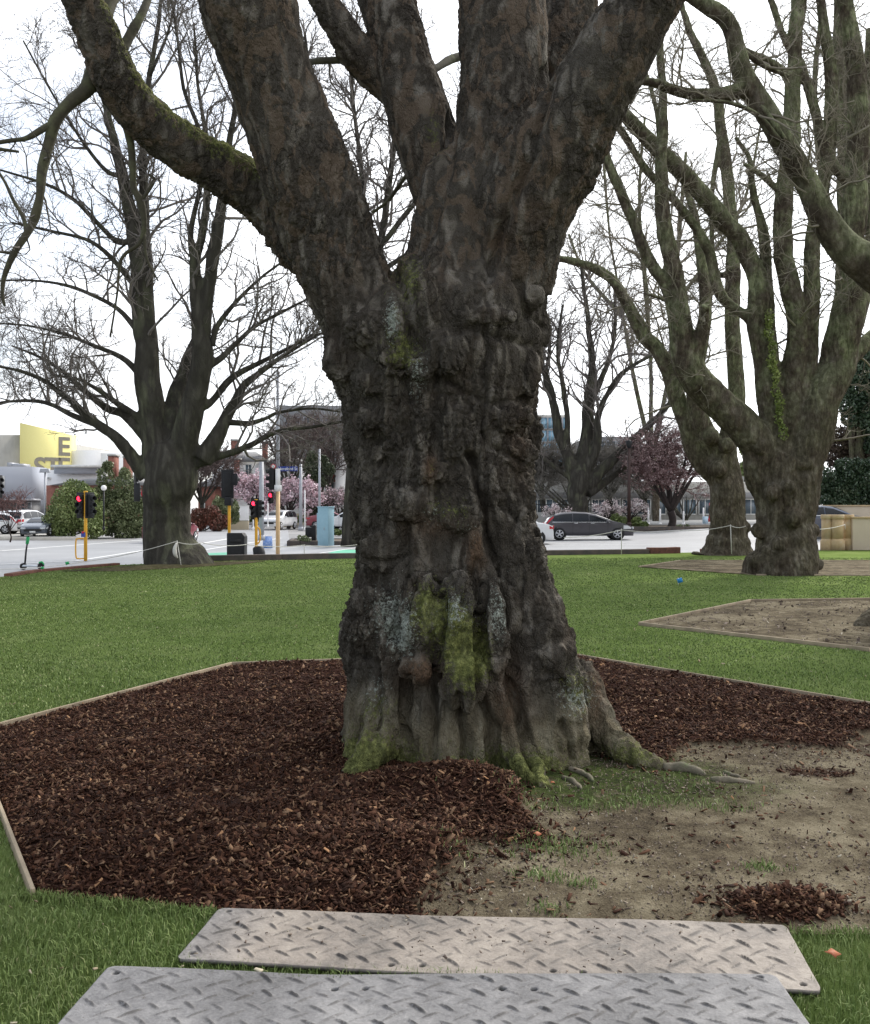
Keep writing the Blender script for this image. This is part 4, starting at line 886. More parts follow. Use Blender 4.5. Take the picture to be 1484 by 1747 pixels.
R2 = [
 [(1236,965,120),(1237,948,98),(1240,930,76),(1243,900,62),(1240,850,56),(1234,790,56),(1226,750,54)],
 [(1226,815,40),(1200,790,34),(1179,749,30),(1158,689,28),(1140,630,27),(1120,595,25),(1097,571,24),(1065,512,20),(1038,472,17),(990,449,14),(943,441,11),(900,445,8)],
 [(1226,780,36),(1206,745,34),(1188,700,30),(1184,650,27),(1196,590,24),(1203,512,21),(1191,413,16),(1175,335,12),(1152,275,9)],
 [(1236,770,36),(1250,720,32),(1258,680,30),(1255,630,28),(1250,540,26),(1250,472,25),(1252,400,23),(1240,300,20),(1225,180,18),(1215,130,16),(1180,60,13),(1165,10,11),(1150,-50,9)],
 [(1250,470,12),(1215,470,10),(1180,480,7)], [(1188,600,12),(1160,570,9),(1146,520,7),(1100,500,5)],
 [(1230,230,10),(1215,330,9),(1214,430,8),(1212,520,7)],
]
bare_tree('bare_tree', 'leaning mossy plane tree just behind the gnarled multi stemmed one', G(1238,946), R2, 33.6, m_barkR, m_twigR, (130, 2.4, .3, 6, 1.1, 4, .5, .8), seed=41, rmin=.007, n=12, dj=1.5, vox=.045, amp=.045, cell=.16, bumps=[(1212,745,16,33.2),(1226,800,16,33.2),(1268,900,12,33.4),(1240,760,14,33),(1202,520,11,33.4)])
R3 = [
 [(1700,1090,330),(1660,1062,230),(1640,1020,200),(1630,940,180),(1640,800,175),(1640,640,170),(1625,560,150)],
 [(1630,600,100),(1570,520,86),(1520,480,74),(1484,452,66),(1443,425,54),(1400,374,45),(1364,295,40),(1317,205,39),(1278,138,38),(1254,71,31),(1227,28,28),(1183,0,23),(1140,-30,18)],
 [(1276,150,30),(1240,160,25),(1200,162,22),(1160,157,18),(1120,142,14),(1077,136,11),(1040,130,8)],
 [(1280,160,10),(1310,195,9),(1340,240,8)], [(1640,640,110),(1680,500,100),(1700,300,80),(1690,0,60)],
 [(1330,240,9),(1290,195,8),(1240,175,6),(1180,172,5)], [(1254,75,9),(1300,110,8),(1345,130,6)],
]
# root toe reaching into the picture
R3.append([(1640,1065,150),(1560,1056,96),(1510,1056,62),(1478,1066,34),(1452,1075,10),-.8])
bare_tree('bare_tree', 'plane tree cut by the right edge with one heavy limb reaching across the sky', G(1640,1075), R3, 13.9, m_barkR, m_twigR, (110, 1.2, .3, 6, .55, 3, .28, .8), seed=51, rmin=.003, n=16, dj=.5, vox=.03, amp=.025, cell=.1)
# trees further back whose crowns fill the gaps of sky
R4 = [
 [(1372,925,44),(1374,860,36),(1395,700,36),(1430,600,38)], [(1435,600,38),(1452,500,34),(1446,400,30),(1440,250,26),(1432,120,22),(1430,-20,18)],
 [(1440,600,28),(1480,480,26),(1490,350,22),(1480,200,18),(1484,50,14)], [(1450,460,16),(1420,380,14),(1400,280,12),(1390,150,9),(1400,20,7)], [(1446,380,12),(1470,300,10),(1500,220,8)],
]
bare_tree('bare_tree', 'straight stemmed bare tree rising behind the multi stemmed plane tree', [*P(1372,925,42)[:2], -.05], R4, 42.0, m_barkR, m_twigR, (110, 3.4, .4, 6, 1.5, 4, .7, .8), seed=61, rmin=.011, dj=2)
R5 = [
 [(600,935,40),(600,840,30),(610,700,26),(615,560,22)], [(612,620,18),(640,480,14),(660,340,11),(680,200,8),(700,60,5)], [(612,600,16),(590,470,12),(560,340,10),(540,200,7),(520,60,5)],
 [(614,560,15),(620,420,11),(615,280,8),(600,140,6),(610,20,4)], [(650,420,10),(720,330,8),(790,240,6),(800,120,4)], [(570,380,8),(500,300,6),(470,200,4)], [(640,470,9),(720,420,7),(800,400,5)],
]
bare_tree('bare_tree', 'bare tree hidden behind the big front trunk, only its twigs showing', [*P(600,935,48)[:2], -.25], R5, 48.0, m_barkL, m_twigL, (230, 4.2, .3, 7, 1.7, 4, .8, .8), seed=71, rmin=.012, dj=3)
R6 = [
 [(60,925,34),(60,860,26),(62,760,22)], [(62,780,18),(40,640,14),(20,480,11),(10,320,8),(20,160,6),(40,20,4)], [(62,780,16),(80,640,12),(110,500,10),(120,340,8),(110,180,6),(90,40,4)], [(40,640,9),(-20,540,7),(-60,420,5)], [(14,420,8),(60,300,6),(100,200,5),(150,100,4)],
]
bare_tree('bare_tree', 'thin bare tree at the far left with twigs in the top left corner', [*P(-130,925,46)[:2], -.35], [[(q[0]-190, q[1], q[2]) for q in l] for l in R6], 46.0, m_barkL, m_twigL, (170, 4.5, .3, 7, 1.9, 3, .9, .8), seed=81, rmin=.012, dj=2)
R7 = [
 [(1120,915,16),(1118,840,13),(1110,760,11)], [(1112,780,9),(1080,640,7),(1060,520,5),(1040,400,4),(1030,280,5)], [(1112,780,9),(1140,640,7),(1150,500,9),(1160,380,7),(1170,260,5)], [(1110,760,8),(1110,620,6),(1100,480,8),(1090,340,6),(1100,200,4)], [(1062,540,8),(1000,470,6),(970,400,4)], [(1150,520,8),(1210,440,6),(1270,340,5),(1300,200,4)],
]
bare_tree('bare_tree', 'bare yellowish twigged tree behind the plum tree across the street', [*P(1120,915,90)[:2], -.05], R7, 90.0, m_barkR, m_twigR, (130, 7, .3, 7, 3.0, 3, 1.4, .8), seed=91, rmin=.022, dj=4)
# the front tree's own thin branches
bt_lines = []
FB = [
 [(163,110,30,6.6),(150,150,27,6.6),(120,175,24,6.55),(95,205,22,6.5),(85,240,20,6.5),(72,290,17,6.45),(68,335,15,6.4),(58,375,15,6.4),(45,400,13,6.35),(25,430,12,6.3),(8,470,9,6.3),(4,500,6,6.3),(8,522,4,6.3)],
 [(92,208,12,6.5),(70,222,11,6.45),(45,236,9,6.4),(18,240,8,6.4),(-20,246,7,6.4)],
 [(45,398,8,6.35),(40,372,7,6.4),(22,340,6,6.4),(8,310,5,6.4),(-12,280,5,6.4)], [(20,432,6,6.3),(4,430,5,6.3),(-12,428,4,6.3)], [(-20,252,7,6.4),(10,256,6,6.4),(32,259,4,6.4)],
 [(208,86,20,6.6),(222,60,18,6.65),(240,28,15,6.7),(252,0,13,6.8),(265,-40,11,6.9)], [(180,30,22,6.5),(190,0,22,6.6),(200,-30,20,6.7)],
 [(212,196,16,6.75),(222,240,14,6.8),(226,280,13,6.8),(228,320,12,6.8),(240,345,13,6.8),(246,385,9,6.8),(238,415,7,6.8),(215,432,6,6.8),(204,452,5,6.8),(200,500,4,6.8),(188,575,3,6.8)],
 [(246,400,6,6.8),(250,440,4,6.8),(270,480,3,6.8)],[(240,345,5,6.8),(262,310,6,6.8),(255,298,5,6.8)],
 [(480,400,9,6.9),(505,440,4,6.9),(520,480,2.5,6.9)],
 [(722,128,15,7.1),(748,114,14,7.3),(768,102,14,7.5),(800,92,14,7.7)],
 [(700,290,8,7.1),(680,318,7,7.3),(660,345,6,7.4),(636,362,5,7.5)],
 [(940,440,12,6.9),(955,442,14,6.95)],
 [(622,105,14,7.05),(585,103,12,7.1),(545,104,11,7.2),(520,108,10,7.4),(480,118,8,7.6)],
]
m_barkG = pmat('mossy_limb_bark', (.085,.080,.048), (.055,.050,.034), 6, .9, .6, 40, .01, c3=(.11,.115,.06))
for l_ in FB:
    if len(l_) == 2: continue
    p, rad = limb(l_, len(l_)*4, wob=.2, seed=len(bt_lines)); MB().tube(p-bl_big, rad, 10).build('branch', m_barkG, big, True); bt_lines.append((p, rad))
top_lines = [limb(LIMBS[k_], 20, wob=0) for k_ in ('L1', 'C1b', 'C1')]
A, ra = grow(bt_lines+[bt_lines[0], bt_lines[7]], 46, .42, .8, .1, 0, .003, 5, K_=7, wig=.35); B_, rb = regrow(A, ra, 4, .2, .8, 0, .0022, 6, wig=.35)
v1, f1 = tubes(A-bl_big, ra, 4); v2, f2 = tubes(B_-bl_big, rb, 3)
link_mesh('crown', np_mesh('crown', np.vstack([v1, v2]), [np.vstack([f1, f2+len(v1)])]), m_twigL, big)
# ================================================================== leafy things
def leafmat(name, dark, mid, light, rough=.5):
    m, t, b = newmat(name); t.links.new(ramp(t, [(0, dark), (.5, mid), (1, light)], attr(t, 'rnd')), b.inputs['Base Color']); b.inputs['Roughness'].default_value = rough; b.inputs['Specular IOR Level'].default_value = .35; return m
def leaves(name, clumps, n, size, m, parent, off, seed=1, shell=.55, asp=.6):
    r = np.random.default_rng(seed); C_ = np.array([c[:3] for c in clumps]); Rr = np.array([c[3] if np.ndim(c[3]) == 0 else c[3] for c in clumps], float); zs = np.array([c[4] if len(c) > 4 else 1. for c in clumps])
    w = Rr**2; i = r.choice(len(clumps), n, p=w/w.sum()); d = r.normal(size=(n, 3)); d /= np.linalg.norm(d, axis=1)[:, None]
    rad = Rr[i]*(shell+(1-shell)*r.random(n)**.6)*(1+.22*vnoise(d*2.3+i[:,None]*3.1, seed)); p = C_[i]+d*rad[:, None]*np.c_[np.ones(n), np.ones(n), zs[i]]
    s = size*r.uniform(.5, 1.4, n); a = r.normal(size=(n, 3)); a /= np.linalg.norm(a, axis=1)[:, None]; b_ = np.cross(a, r.normal(size=(n, 3))); b_ /= np.linalg.norm(b_, axis=1)[:, None]
    V = np.stack([p-a*s[:,None], p-b_*s[:,None]*asp, p+a*s[:,None], p+b_*s[:,None]*asp], 1)-np.asarray(off); q = np.arange(n*4).reshape(-1, 4)
    rn = np.repeat(np.clip(r.random(n)*.6+.4*(.5+.8*vnoise(p*1.2, seed+3)), 0, 1), 4)
    return link_mesh(name, np_mesh(name, V.reshape(-1, 3), [q], {'rnd': rn}), m, parent)
def shrub(name, label, cat, base, clumps, n, size, m, group=None, seed=1, trunk=True, mt=None, asp=.6):
    """clumps: (px, py, rpx, depth)"""
    r_ = empty(name, base, label, cat, group); cl = [(*P(c[0], c[1], c[3]), c[2]*c[3]/F, c[4] if len(c) > 4 else 1.) for c in clumps]
    leaves('foliage', cl, n, size, m, r_, base, seed, asp=asp)
    if trunk:
        mb = MB(); rs = np.random.default_rng(seed)
        for c in cl[:8]:
            a = np.array(base)+np.array([rs.normal(0, .08), rs.normal(0, .08), -.02]); e = np.array(c[:3]); mid = (a+e)/2+rs.normal(0, .12, 3); L = np.linalg.norm(e-a)
            mb.tube(smooth_line([a, mid, e], 8)-np.array(base), np.linspace(.05, .02, 8)*max(1, L*.6), 6)
        mb.build('stem', mt or m_barkL, r_, True)
    return r_
m_lf1 = leafmat('bright_hedge_leaf', (.07,.10,.03), (.17,.22,.07), (.32,.36,.15))
m_lf2 = leafmat('olive_leaf', (.06,.08,.035), (.15,.18,.08), (.29,.31,.17))
m_lf3 = leafmat('dark_evergreen_leaf', (.014,.028,.015), (.042,.072,.036), (.17,.21,.14), .3)
m_lf4 = leafmat('brownish_leaf', (.045,.028,.020), (.09,.060,.045), (.14,.11,.07))
m_red = leafmat('red_tip_leaf', (.05,.035,.02), (.15,.065,.045), (.32,.10,.07))
m_pink = leafmat('pink_blossom', (.52,.34,.38), (.76,.56,.61), (.88,.76,.79))
m_whbl = leafmat('white_blossom', (.58,.42,.44), (.78,.66,.66), (.85,.80,.78))
m_plum = leafmat('plum_leaf', (.19,.115,.115), (.36,.25,.24), (.52,.41,.39))
m_conif = leafmat('conifer_leaf', (.022,.032,.016), (.055,.070,.035), (.10,.115,.06))
zb = lambda p, z=-.12: np.array([p[0], p[1], z])
shrub('garden_shrub', 'broad bright green rounded shrub left of the brick chimneys', 'shrub', zb(P(125,915,62)), [(122,868,38,62),(100,890,26,62),(150,880,30,62),(128,842,24,62.5),(160,900,20,61.5),(88,900,14,62),(140,850,24,62),(110,905,20,61.5)], 22000, .075, m_lf1, seed=3)
shrub('garden_shrub', 'tall olive green shrub with two leafy peaks beside the left bare tree', 'shrub', zb(P(200,915,64)), [(180,815,15,64,1.5),(176,850,22,64),(212,830,18,64,1.4),(205,860,28,64),(186,885,30,64),(228,880,26,64),(235,860,16,64),(215,905,22,63.5),(184,795,9,64),(212,806,9,64),(240,900,18,63.5)], 26000, .075, m_lf2, seed=4)
shrub('red_tipped_shrub', 'red tipped hedge shrub under the brick house on the street corner', 'shrub', zb(P(350,908,80), -.3), [(340,885,18,80),(358,880,18,80),(372,892,16,80),(336,898,12,80),(385,888,10,80)], 9000, .09, m_red, seed=5)
shrub('garden_shrub', 'dark green shrub with an orange crown behind the traffic signal seen from its back', 'shrub', zb(P(385,905,84), -.3), [(378,862,16,84),(392,866,16,84),(396,882,12,84),(372,872,12,84),(388,850,8,84)], 8000, .09, m_lf2, seed=6)
shrub('clipped_hedge', 'low green hedge behind the cream wall on the far corner', 'hedge', zb(P(470,900,96), -.3), [(424+i*12,886,8,96,.7) for i in range(10)], 3000, .13, m_lf1, seed=7, trunk=False)
shrub('conifer', 'dark upright conifer between the gabled house and the red striped building', 'tree', zb(P(534,905,92), -.3), [(534,800,15,92,1.6),(530,830,18,92,1.6),(538,860,18,92),(532,778,10,92),(524,850,14,92),(546,820,12,92),(560,800,12,92),(552,785,9,92)], 11000, .10, m_conif, seed=8)
# bank of evergreens behind the right wall
shrub('evergreen_tree', 'tall glossy evergreen tree at the right edge above the cream wall', 'tree', zb(P(1475,905,52), .2), [(1470,650,36,52),(1490,700,40,52),(1455,690,22,52),(1500,640,40,52),(1480,615,22,52),(1515,730,50,52),(1448,715,14,52)], 26000, .085, m_lf3, seed=9, mt=m_barkR)
shrub('brown_shrub', 'rust brown bush in the middle of the evergreens on the right', 'shrub', zb(P(1440,905,54), .2), [(1440,755,28,54),(1465,760,30,54),(1425,780,18,54),(1500,760,30,54)], 12000, .08, m_lf4, seed=10)
shrub('evergreen_hedge', 'dark dense evergreen hedge behind the car by the cream wall', 'hedge', zb(P(1450,905,50), .2), [(1405+i*17,820+(i % 2)*10,22,50) for i in range(8)]+[(1405+i*17,855,20,50) for i in range(8)]+[(1440+i*22,798,16,50) for i in range(5)], 32000, .075, m_lf3, seed=12)
shrub('evergreen_tree', 'pale evergreen tree far behind, low between the two plane trees', 'tree', zb(P(1275,900,110), 0), [(1270,720,12,110),(1285,740,14,110),(1276,765,14,110),(1272,800,12,110)], 2500, .22, m_lf1, seed=13)
# flowering trees
def twig_tree(name, label, px, base, d, w, top, n1, l1, mt, mtw, bloom=None, nb=0, bs=.07, seed=1, spread=40, lv=(7, 1.0, 4, .5), rmin=.012, up=.4, ang=.7, split=.3, droop=0, group=None, bz=None):
    rs = np.random.default_rng(seed); limbs = [[(px, base, w), (px+2, base-(base-top)*split*.5, w*.8), (px-1, base-(base-top)*split, w*.8)]]
    for k in range(7):
        a = (k/6-.5)*2; limbs.append([(px-1, base-(base-top)*split, w*.5), (px+a*spread*.45+rs.normal(0, 2), base-(base-top)*(split+.25), w*.35), (px+a*spread*.8+rs.normal(0, 3), base-(base-top)*(split+.48), w*.22), (px+a*spread+rs.normal(0, 3), top+(base-top)*.12+abs(a)*spread*.3, w*.1), float(rs.uniform(-1, 1)*spread*d/F*.7)])
    z = bz if bz is not None else P(px, base, d)[2]
    root, lines, (A, ra, B_, rb) = bare_tree(name, label, [*P(px, base, d)[:2], z], limbs, d, mt, mtw, (n1, l1, up, lv[0], lv[1], lv[2], lv[3], ang), seed=seed, n=8, dj=1, rmin=rmin, group=group)
    if bloom is not None:
        r = np.random.default_rng(seed+9); i = r.integers(0, len(B_), nb); k = r.integers(1, B_.shape[1], nb); p = B_[i, k]+r.normal(0, bs*1.6, (nb, 3))
        a = r.normal(size=(nb, 3)); a /= np.linalg.norm(a, axis=1)[:, None]; b_ = np.cross(a, r.normal(size=(nb, 3))); b_ /= np.linalg.norm(b_, axis=1)[:, None]; s = (bs*r.uniform(.5, 1.3, nb))[:, None]
        V = np.stack([p-a*s, p-b_*s, p+a*s, p+b_*s], 1)-np.array(root.location); rn = np.repeat(np.clip(r.random(nb)*.7+.3*(.5+vnoise(p*1.5)), 0, 1), 4)
        link_mesh('blossom' if bloom is not m_plum else 'foliage', np_mesh('blossom', V.reshape(-1, 3), [np.arange(nb*4).reshape(-1, 4)], {'rnd': rn}), bloom, root)
    return root
m_dkw = pmat('dark_wood', (.05,.038,.035), (.03,.024,.022), 4, .9)
twig_tree('plum_tree', 'purple leaved plum tree with a dark forked trunk across the street', 1146, 903, 69, 16, 715, 150, 2.6, m_dkw, pmat('plum_twig', (.20,.12,.115), (.14,.08,.08), 3, .9), m_plum, 15000, .05, 101, spread=68, split=.16, up=.3, lv=(8, 1.2, 3, .6), bz=.1)
twig_tree('blossom_tree', 'pink flowering cherry tree left of the grey street pole', 432, 900, 92, 8, 812, 70, 2.0, m_dkw, m_twigL, m_pink, 9000, .09, 103, spread=36, bz=-.3, rmin=.018)
twig_tree('blossom_tree', 'pink flowering cherry tree between the street name sign and the blue cabinet', 492, 905, 90, 8, 822, 80, 2.0, m_dkw, m_twigL, m_pink, 11000, .09, 105, spread=40, bz=-.3, rmin=.018)
twig_tree('blossom_tree', 'dusky pink cherry tree in front of the red striped building', 578, 905, 92, 8, 840, 60, 1.8, m_dkw, m_twigL, m_pink, 2600, .07, 107, spread=30, bz=-.3, rmin=.018)
twig_tree('blossom_bush', 'white blossoming bush behind the grey car bonnet, left of the lamp post', 1036, 898, 68.5, 5, 862, 26, .9, m_dkw, m_twigL, m_whbl, 1500, .05, 109, spread=22, bz=.3, rmin=.012, lv=(5, .5, 2, .2))
twig_tree('blossom_bush', 'white blossoming bush round the foot of the lamp post', 1078, 900, 68.8, 5, 858, 26, .9, m_dkw, m_twigL, m_whbl, 1500, .05, 111, spread=24, bz=.3, rmin=.012, lv=(5, .5, 2, .2))
twig_tree('blossom_bush', 'white blossoming bush above the roof of the grey car, by the railing', 948, 898, 68.5, 5, 868, 20, .8, m_dkw, m_twigL, m_whbl, 900, .05, 113, spread=18, bz=.3, rmin=.012, lv=(5, .5, 2, .2))
shrub('planter_shrub', 'leafy green planter shrub behind the grey car bonnet', 'shrub', P(1085,904,68), [(1062,890,9,68),(1086,892,10,68),(1098,897,8,68),(1050,884,8,68)], 2000, .08, m_lf1, seed=14)
shrub('planter_shrub', 'small mixed shrub beside the foot of the plum tree', 'shrub', P(1166,903,67.5), [(1160,900,6,67.5),(1172,901,6,67.5)], 500, .07, m_lf2, seed=15)
shrub('planter_shrub', 'low green planting between the blue cabinet and the big trunk', 'shrub', P(590,916,66), [(575,908,9,66,.6),(590,908,9,66,.6),(604,910,9,66,.6),(552,908,8,66,.6),(540,908,7,66,.6)], 2200, .08, m_lf1, seed=16, trunk=False)
shrub('planter_shrub', 'small dark planter bush left of the black control box', 'shrub', P(517,926,50), [(512,918,5,50),(520,919,6,50),(526,922,5,50)], 500, .05, m_lf2, seed=17)
for k, (px, lab) in enumerate(((925, 'grey bare tree against the blue glass building, nearest the big trunk'), (1040, 'grey bare tree in front of the dark office block'), (1100, 'grey bare tree half hidden by the plum tree'))):
    twig_tree('bare_tree', lab, px, 890, 96, 12, 752+k*8, 90, 3.4, m_barkL, pmat('haze_twig', (.16,.145,.125), (.12,.11,.095), 2, .9), seed=121+k, spread=50, bz=0, rmin=.03, lv=(9, 1.6, 4, .8), split=.3)
for k, (px, top, lab) in enumerate(((345, 770, 'pale bare tree in front of the gabled house'), (495, 700, 'brown bare tree behind the street name sign'), (560, 690, 'brown bare tree beside the big trunk, against the dark roof'))):
    twig_tree('bare_tree', lab, px, 900, 100+k*6, 9, top, 90, 3.6, m_barkL, pmat('brown_twig', (.15,.115,.105), (.11,.085,.08), 2, .9), seed=131+k, spread=50, bz=-.3, rmin=.026, lv=(8, 1.8, 4, .8), split=.3)
twig_tree('bare_sapling', 'small leafless sapling with reddish twigs at the left edge by the white cars', 17, 925, 50, 3, 835, 26, 1.2, m_dkw, pmat('red_twig', (.22,.13,.12), (.15,.09,.085), 2, .9), seed=141, spread=22, bz=-.38, rmin=.012, lv=(6, .7, 3, .4), split=.2)

# ivy climbing one stem of the multi stemmed tree
iv = empty('ivy', P(1328,720,23.6), 'strip of yellow green ivy climbing a stem of the multi stemmed plane tree', 'ivy')
leaves('foliage', [(*P(1310+(y_-540)*.12+2*math.sin(y_*.13), y_, 23.55), .07+.05*((y_ // 12) % 2), 1.6) for y_ in range(540, 745, 9)], 1500, .035, leafmat('ivy_leaf', (.06,.09,.02), (.16,.20,.05), (.32,.36,.12)), iv, iv.location, 5)

m_gh = leafmat('grey_twig_cluster', (.11,.10,.085), (.19,.175,.15), (.30,.28,.24))
shrub('clipped_twig_hedge', 'grey leafless clipped hedge seen between the big trunk and the plum tree', 'hedge', P(990,890,94)*[1,1,0]+[0,0,.3], [(912+i*15,822+(i % 3)*6,17,94,.9) for i in range(12)]+[(918+i*15,846,12,94,.7) for i in range(11)], 15000, .085, m_gh, seed=33, asp=.12)
shrub('clipped_twig_hedge', 'grey leafless hedge behind the right side of the plum tree', 'hedge', P(1170,890,95)*[1,1,0]+[0,0,.3], [(1100+i*14,838+(i % 2)*5,14,95,.9) for i in range(9)], 8000, .085, m_gh, seed=34, asp=.12)
# ================================================================== kerbs and low walls
def wallrun(name, label, cat, pts, h, w, mt, z0=0.0, cap=None, kind=None, group=None):
    pts = [np.array(p[:2], float) for p in pts]; r_ = empty(name, (pts[0][0], pts[0][1], z0), label, cat, group); o0 = np.array([*pts[0], z0])
    for a, c in zip(pts[:-1], pts[1:]):
        n = (c-a)/np.linalg.norm(c-a); q = np.array([-n[1], n[0]])*w/2; k = max(2, int(np.linalg.norm(c-a)/1.2))
        mb = MB(); V = []
        for i in range(k+1):
            p = a+(c-a)*i/k; j = fbm2(np.array([p[0]]), np.array([p[1]]), 1.3, 3, 8)[0]*.02
            for s, zz in ((-1, -.45), (-1, h+j), (1, h+j), (1, -.45)): V.append((p[0]+s*q[0], p[1]+s*q[1], z0+zz))
        f = [[4*i+e, 4*i+(e+1) % 4, 4*i+4+(e+1) % 4, 4*i+4+e] for i in range(k) for e in range(3)]
        mb.add(np.array(V)-o0, [np.array(f), np.array([[3,2,1,0]]), np.array([[4*k, 4*k+1, 4*k+2, 4*k+3]])]); mb.build('wall', mt, r_, bevel=.012)
        if cap:
            mc = MB(); m_ = (a+c)/2; mc.box((m_[0]-o0[0], m_[1]-o0[1], h+.04), (np.linalg.norm(c-a)+.04, w+.08, .08), math.atan2(n[1], n[0])); mc.build('coping', cap, r_, bevel=.01)
    return r_
wallrun('low_wall', 'low dark timber and brick kerb wall between the lawn and the street', 'low wall', [G(345,957), G(480,955), G(620,952), G(780,949.5), G(925,947), G(1105,944.5)], .17, .28, m_kerbd)
wallrun('low_wall', 'red brick stub of wall at the end of the dark kerb wall by the grey car', 'low wall', [G(1106,944.5), G(1157,943.5)], .22, .30, m_brick)
wallrun('low_wall', 'long low brick edging of the lawn at the left, behind the green scooter', 'low wall', [G(14,983.5), G(60,976), G(110,971.5), G(200,964)], .07, .22, m_brick)
wallrun('low_wall', 'dark brick stub at the edge of the road beside the leaning plane tree', 'low wall', [G(1196,944), G(1236,944)], .16, .4, m_brick)
kz = lambda p: float(roadz(p[0]))
def kerbslab(name, pxs, z1, mt, mtop):
    pts = [GR(*p) for p in pxs]; mb = MB(); mb.prism([(p[0], p[1]) for p in pts], -.5, z1, 'z'); o = mb.build(name, mtop, None, bevel=.02); tag(o, kind='structure'); return o
# planter beds across the street
m_earth = pmat('planter_earth', (.10,.075,.055), (.17,.14,.10), 3, .95, .5, 20, .02)
def planter(label, poly, z0, z1):
    c = np.mean(poly, 0); r_ = empty('planter', (c[0], c[1], z0), label, 'planter'); P_ = np.array(poly)-c
    MB().prism(P_*.985, -.3, z1-z0-.05, 'z').build('soil', m_earth, r_); n = len(P_)
    mb = MB()
    for i in range(n):
        a, b_ = P_[i], P_[(i+1) % n]; m_ = (a+b_)/2; mb.box((m_[0], m_[1], (z1-z0)/2-.15), (np.linalg.norm(b_-a)+.15, .22, z1-z0+.3), math.atan2(b_[1]-a[1], b_[0]-a[0]))
    mb.build('kerb_wall', m_kerbd, r_); return r_
planter('low dark walled planter between the grey car and the leaning plane tree', [P(1030,900,66.5)[:2], P(1222,900,66.5)[:2], P(1222,900,71)[:2], P(1030,900,71)[:2]], .0, .33)
planter('low dark walled traffic island round the pale blue cabinet', [P(493,928,50)[:2], P(640,928,50)[:2], P(640,928,54.5)[:2], P(500,928,54.5)[:2]], -.3, -.12)
# far pavements as raised slabs
sl = MB().prism([(-80,57.6),(-22.5,59.5),(-30,72),(-44,110),(-120,110),(-120,57.6)], -.8, -.20, 'z').build('pavement', m_conc); tag(sl, kind='structure')
sl = MB().prism([(-8.5,72),(4.5,72),(4.5,130),(-22,130)], -.8, -.18, 'z').build('pavement', m_conc); tag(sl, kind='structure')
sl = MB().prism([(5.5,71.4),(60,71.4),(60,130),(5.5,130)], -.8, .34, 'z').build('pavement', m_conc); tag(sl, kind='structure')
# ================================================================== buildings
m_white = pmat('white_render', (.88,.87,.86), (.85,.84,.83), 4, .9, spec=.05)
m_cream = pmat('cream_plaster', (.62,.54,.40), (.54,.46,.33), 1.2, .8, .15, 30)
m_cgrey = pmat('grey_concrete', (.42,.41,.38), (.37,.36,.33), 3, .9, sc=(1,1,.3))
m_yellow = pmat('yellow_panel', (.92,.83,.36), (.90,.81,.34), 5, .9, spec=.05)
m_blueg = pmat('blue_grey_cladding', (.40,.42,.47), (.39,.41,.46), .4, .9, spec=.1)
m_redb = pmat('red_brick_wall', (.30,.135,.10), (.24,.10,.08), 3, .9)
m_slate = pmat('slate_roof', (.24,.235,.235), (.17,.17,.17), 1.5, .75)
m_dark = pmat('charcoal_cladding', (.24,.24,.245), (.19,.19,.195), .3, .7)
m_win = pmat('window_glass', (.10,.14,.17), (.06,.08,.10), .5, .12, spec=.8)
m_blueglass = pmat('blue_glass', (.16,.32,.44), (.30,.48,.58), .5, .12, spec=.8)
m_wframe = pmat('white_frame', (.75,.75,.72), None, 3, .6)
m_black = pmat('black_plastic', (.018,.018,.02), (.012,.012,.013), 6, .5)
m_grey = pmat('galvanised_steel', (.42,.43,.46), (.35,.36,.39), 5, .5, metal=.2)
m_yel = pmat('yellow_pole_paint', (.78,.42,.04), (.70,.36,.03), 8, .5)
m_letter = pmat('grey_letter', (.33,.30,.24), None, 3, .7)
def bbox(mb, px0, py0, px1, py1, d, dep, o0, zb_=None):
    """box whose front face covers the pixel rectangle at depth d"""
    a = P(px0, py0, d); c = P(px1, py1, d); z1, z0 = a[2], (c[2] if zb_ is None else zb_)
    mb.box(((a[0]+c[0])/2-o0[0], d+dep/2-o0[1], (z0+z1)/2-o0[2]), (c[0]-a[0], dep, z1-z0))
def bld(name, label, px, d, z=-.3, cat='building', group=None):
    return empty(name, (*P(px, 865, d)[:2], z), label, cat, group)
def part(root, name, rects, d, dep, mt, zb_=None):
    o0 = np.array(root.location); out = []
    for r_ in rects:
        mb = MB(); bbox(mb, *r_, d, dep, o0, zb_); out.append(mb.build(name, mt, root))
    return out
def windows(root, rects, d, frame=m_wframe, glass=m_win, bars=1):
    o0 = np.array(root.location)
    for (x0, y0, x1, y1) in rects:
        a = P(x0, y0, d); c = P(x1, y1, d); w, h = c[0]-a[0], a[2]-c[2]; cx, cz = (a[0]+c[0])/2-o0[0], (a[2]+c[2])/2-o0[2]; yy = d-o0[1]-.05; t_ = .09
        mb = MB()
        for sx in (-1, 1): mb.box((cx+sx*(w/2-t_/2), yy, cz), (t_, .14, h))
        for sz in (-1, 1): mb.box((cx, yy, cz+sz*(h/2-t_/2)), (w-2*t_, .14, t_))
        for k in range(bars): mb.box((cx-w/2+w*(k+1)/(bars+1), yy, cz), (t_*.7, .10, h-2*t_))
        f = mb.build('window', frame, root); MB().box((cx, yy+.02, cz), (w-2*t_, .04, h-2*t_)).build('pane', glass, f)
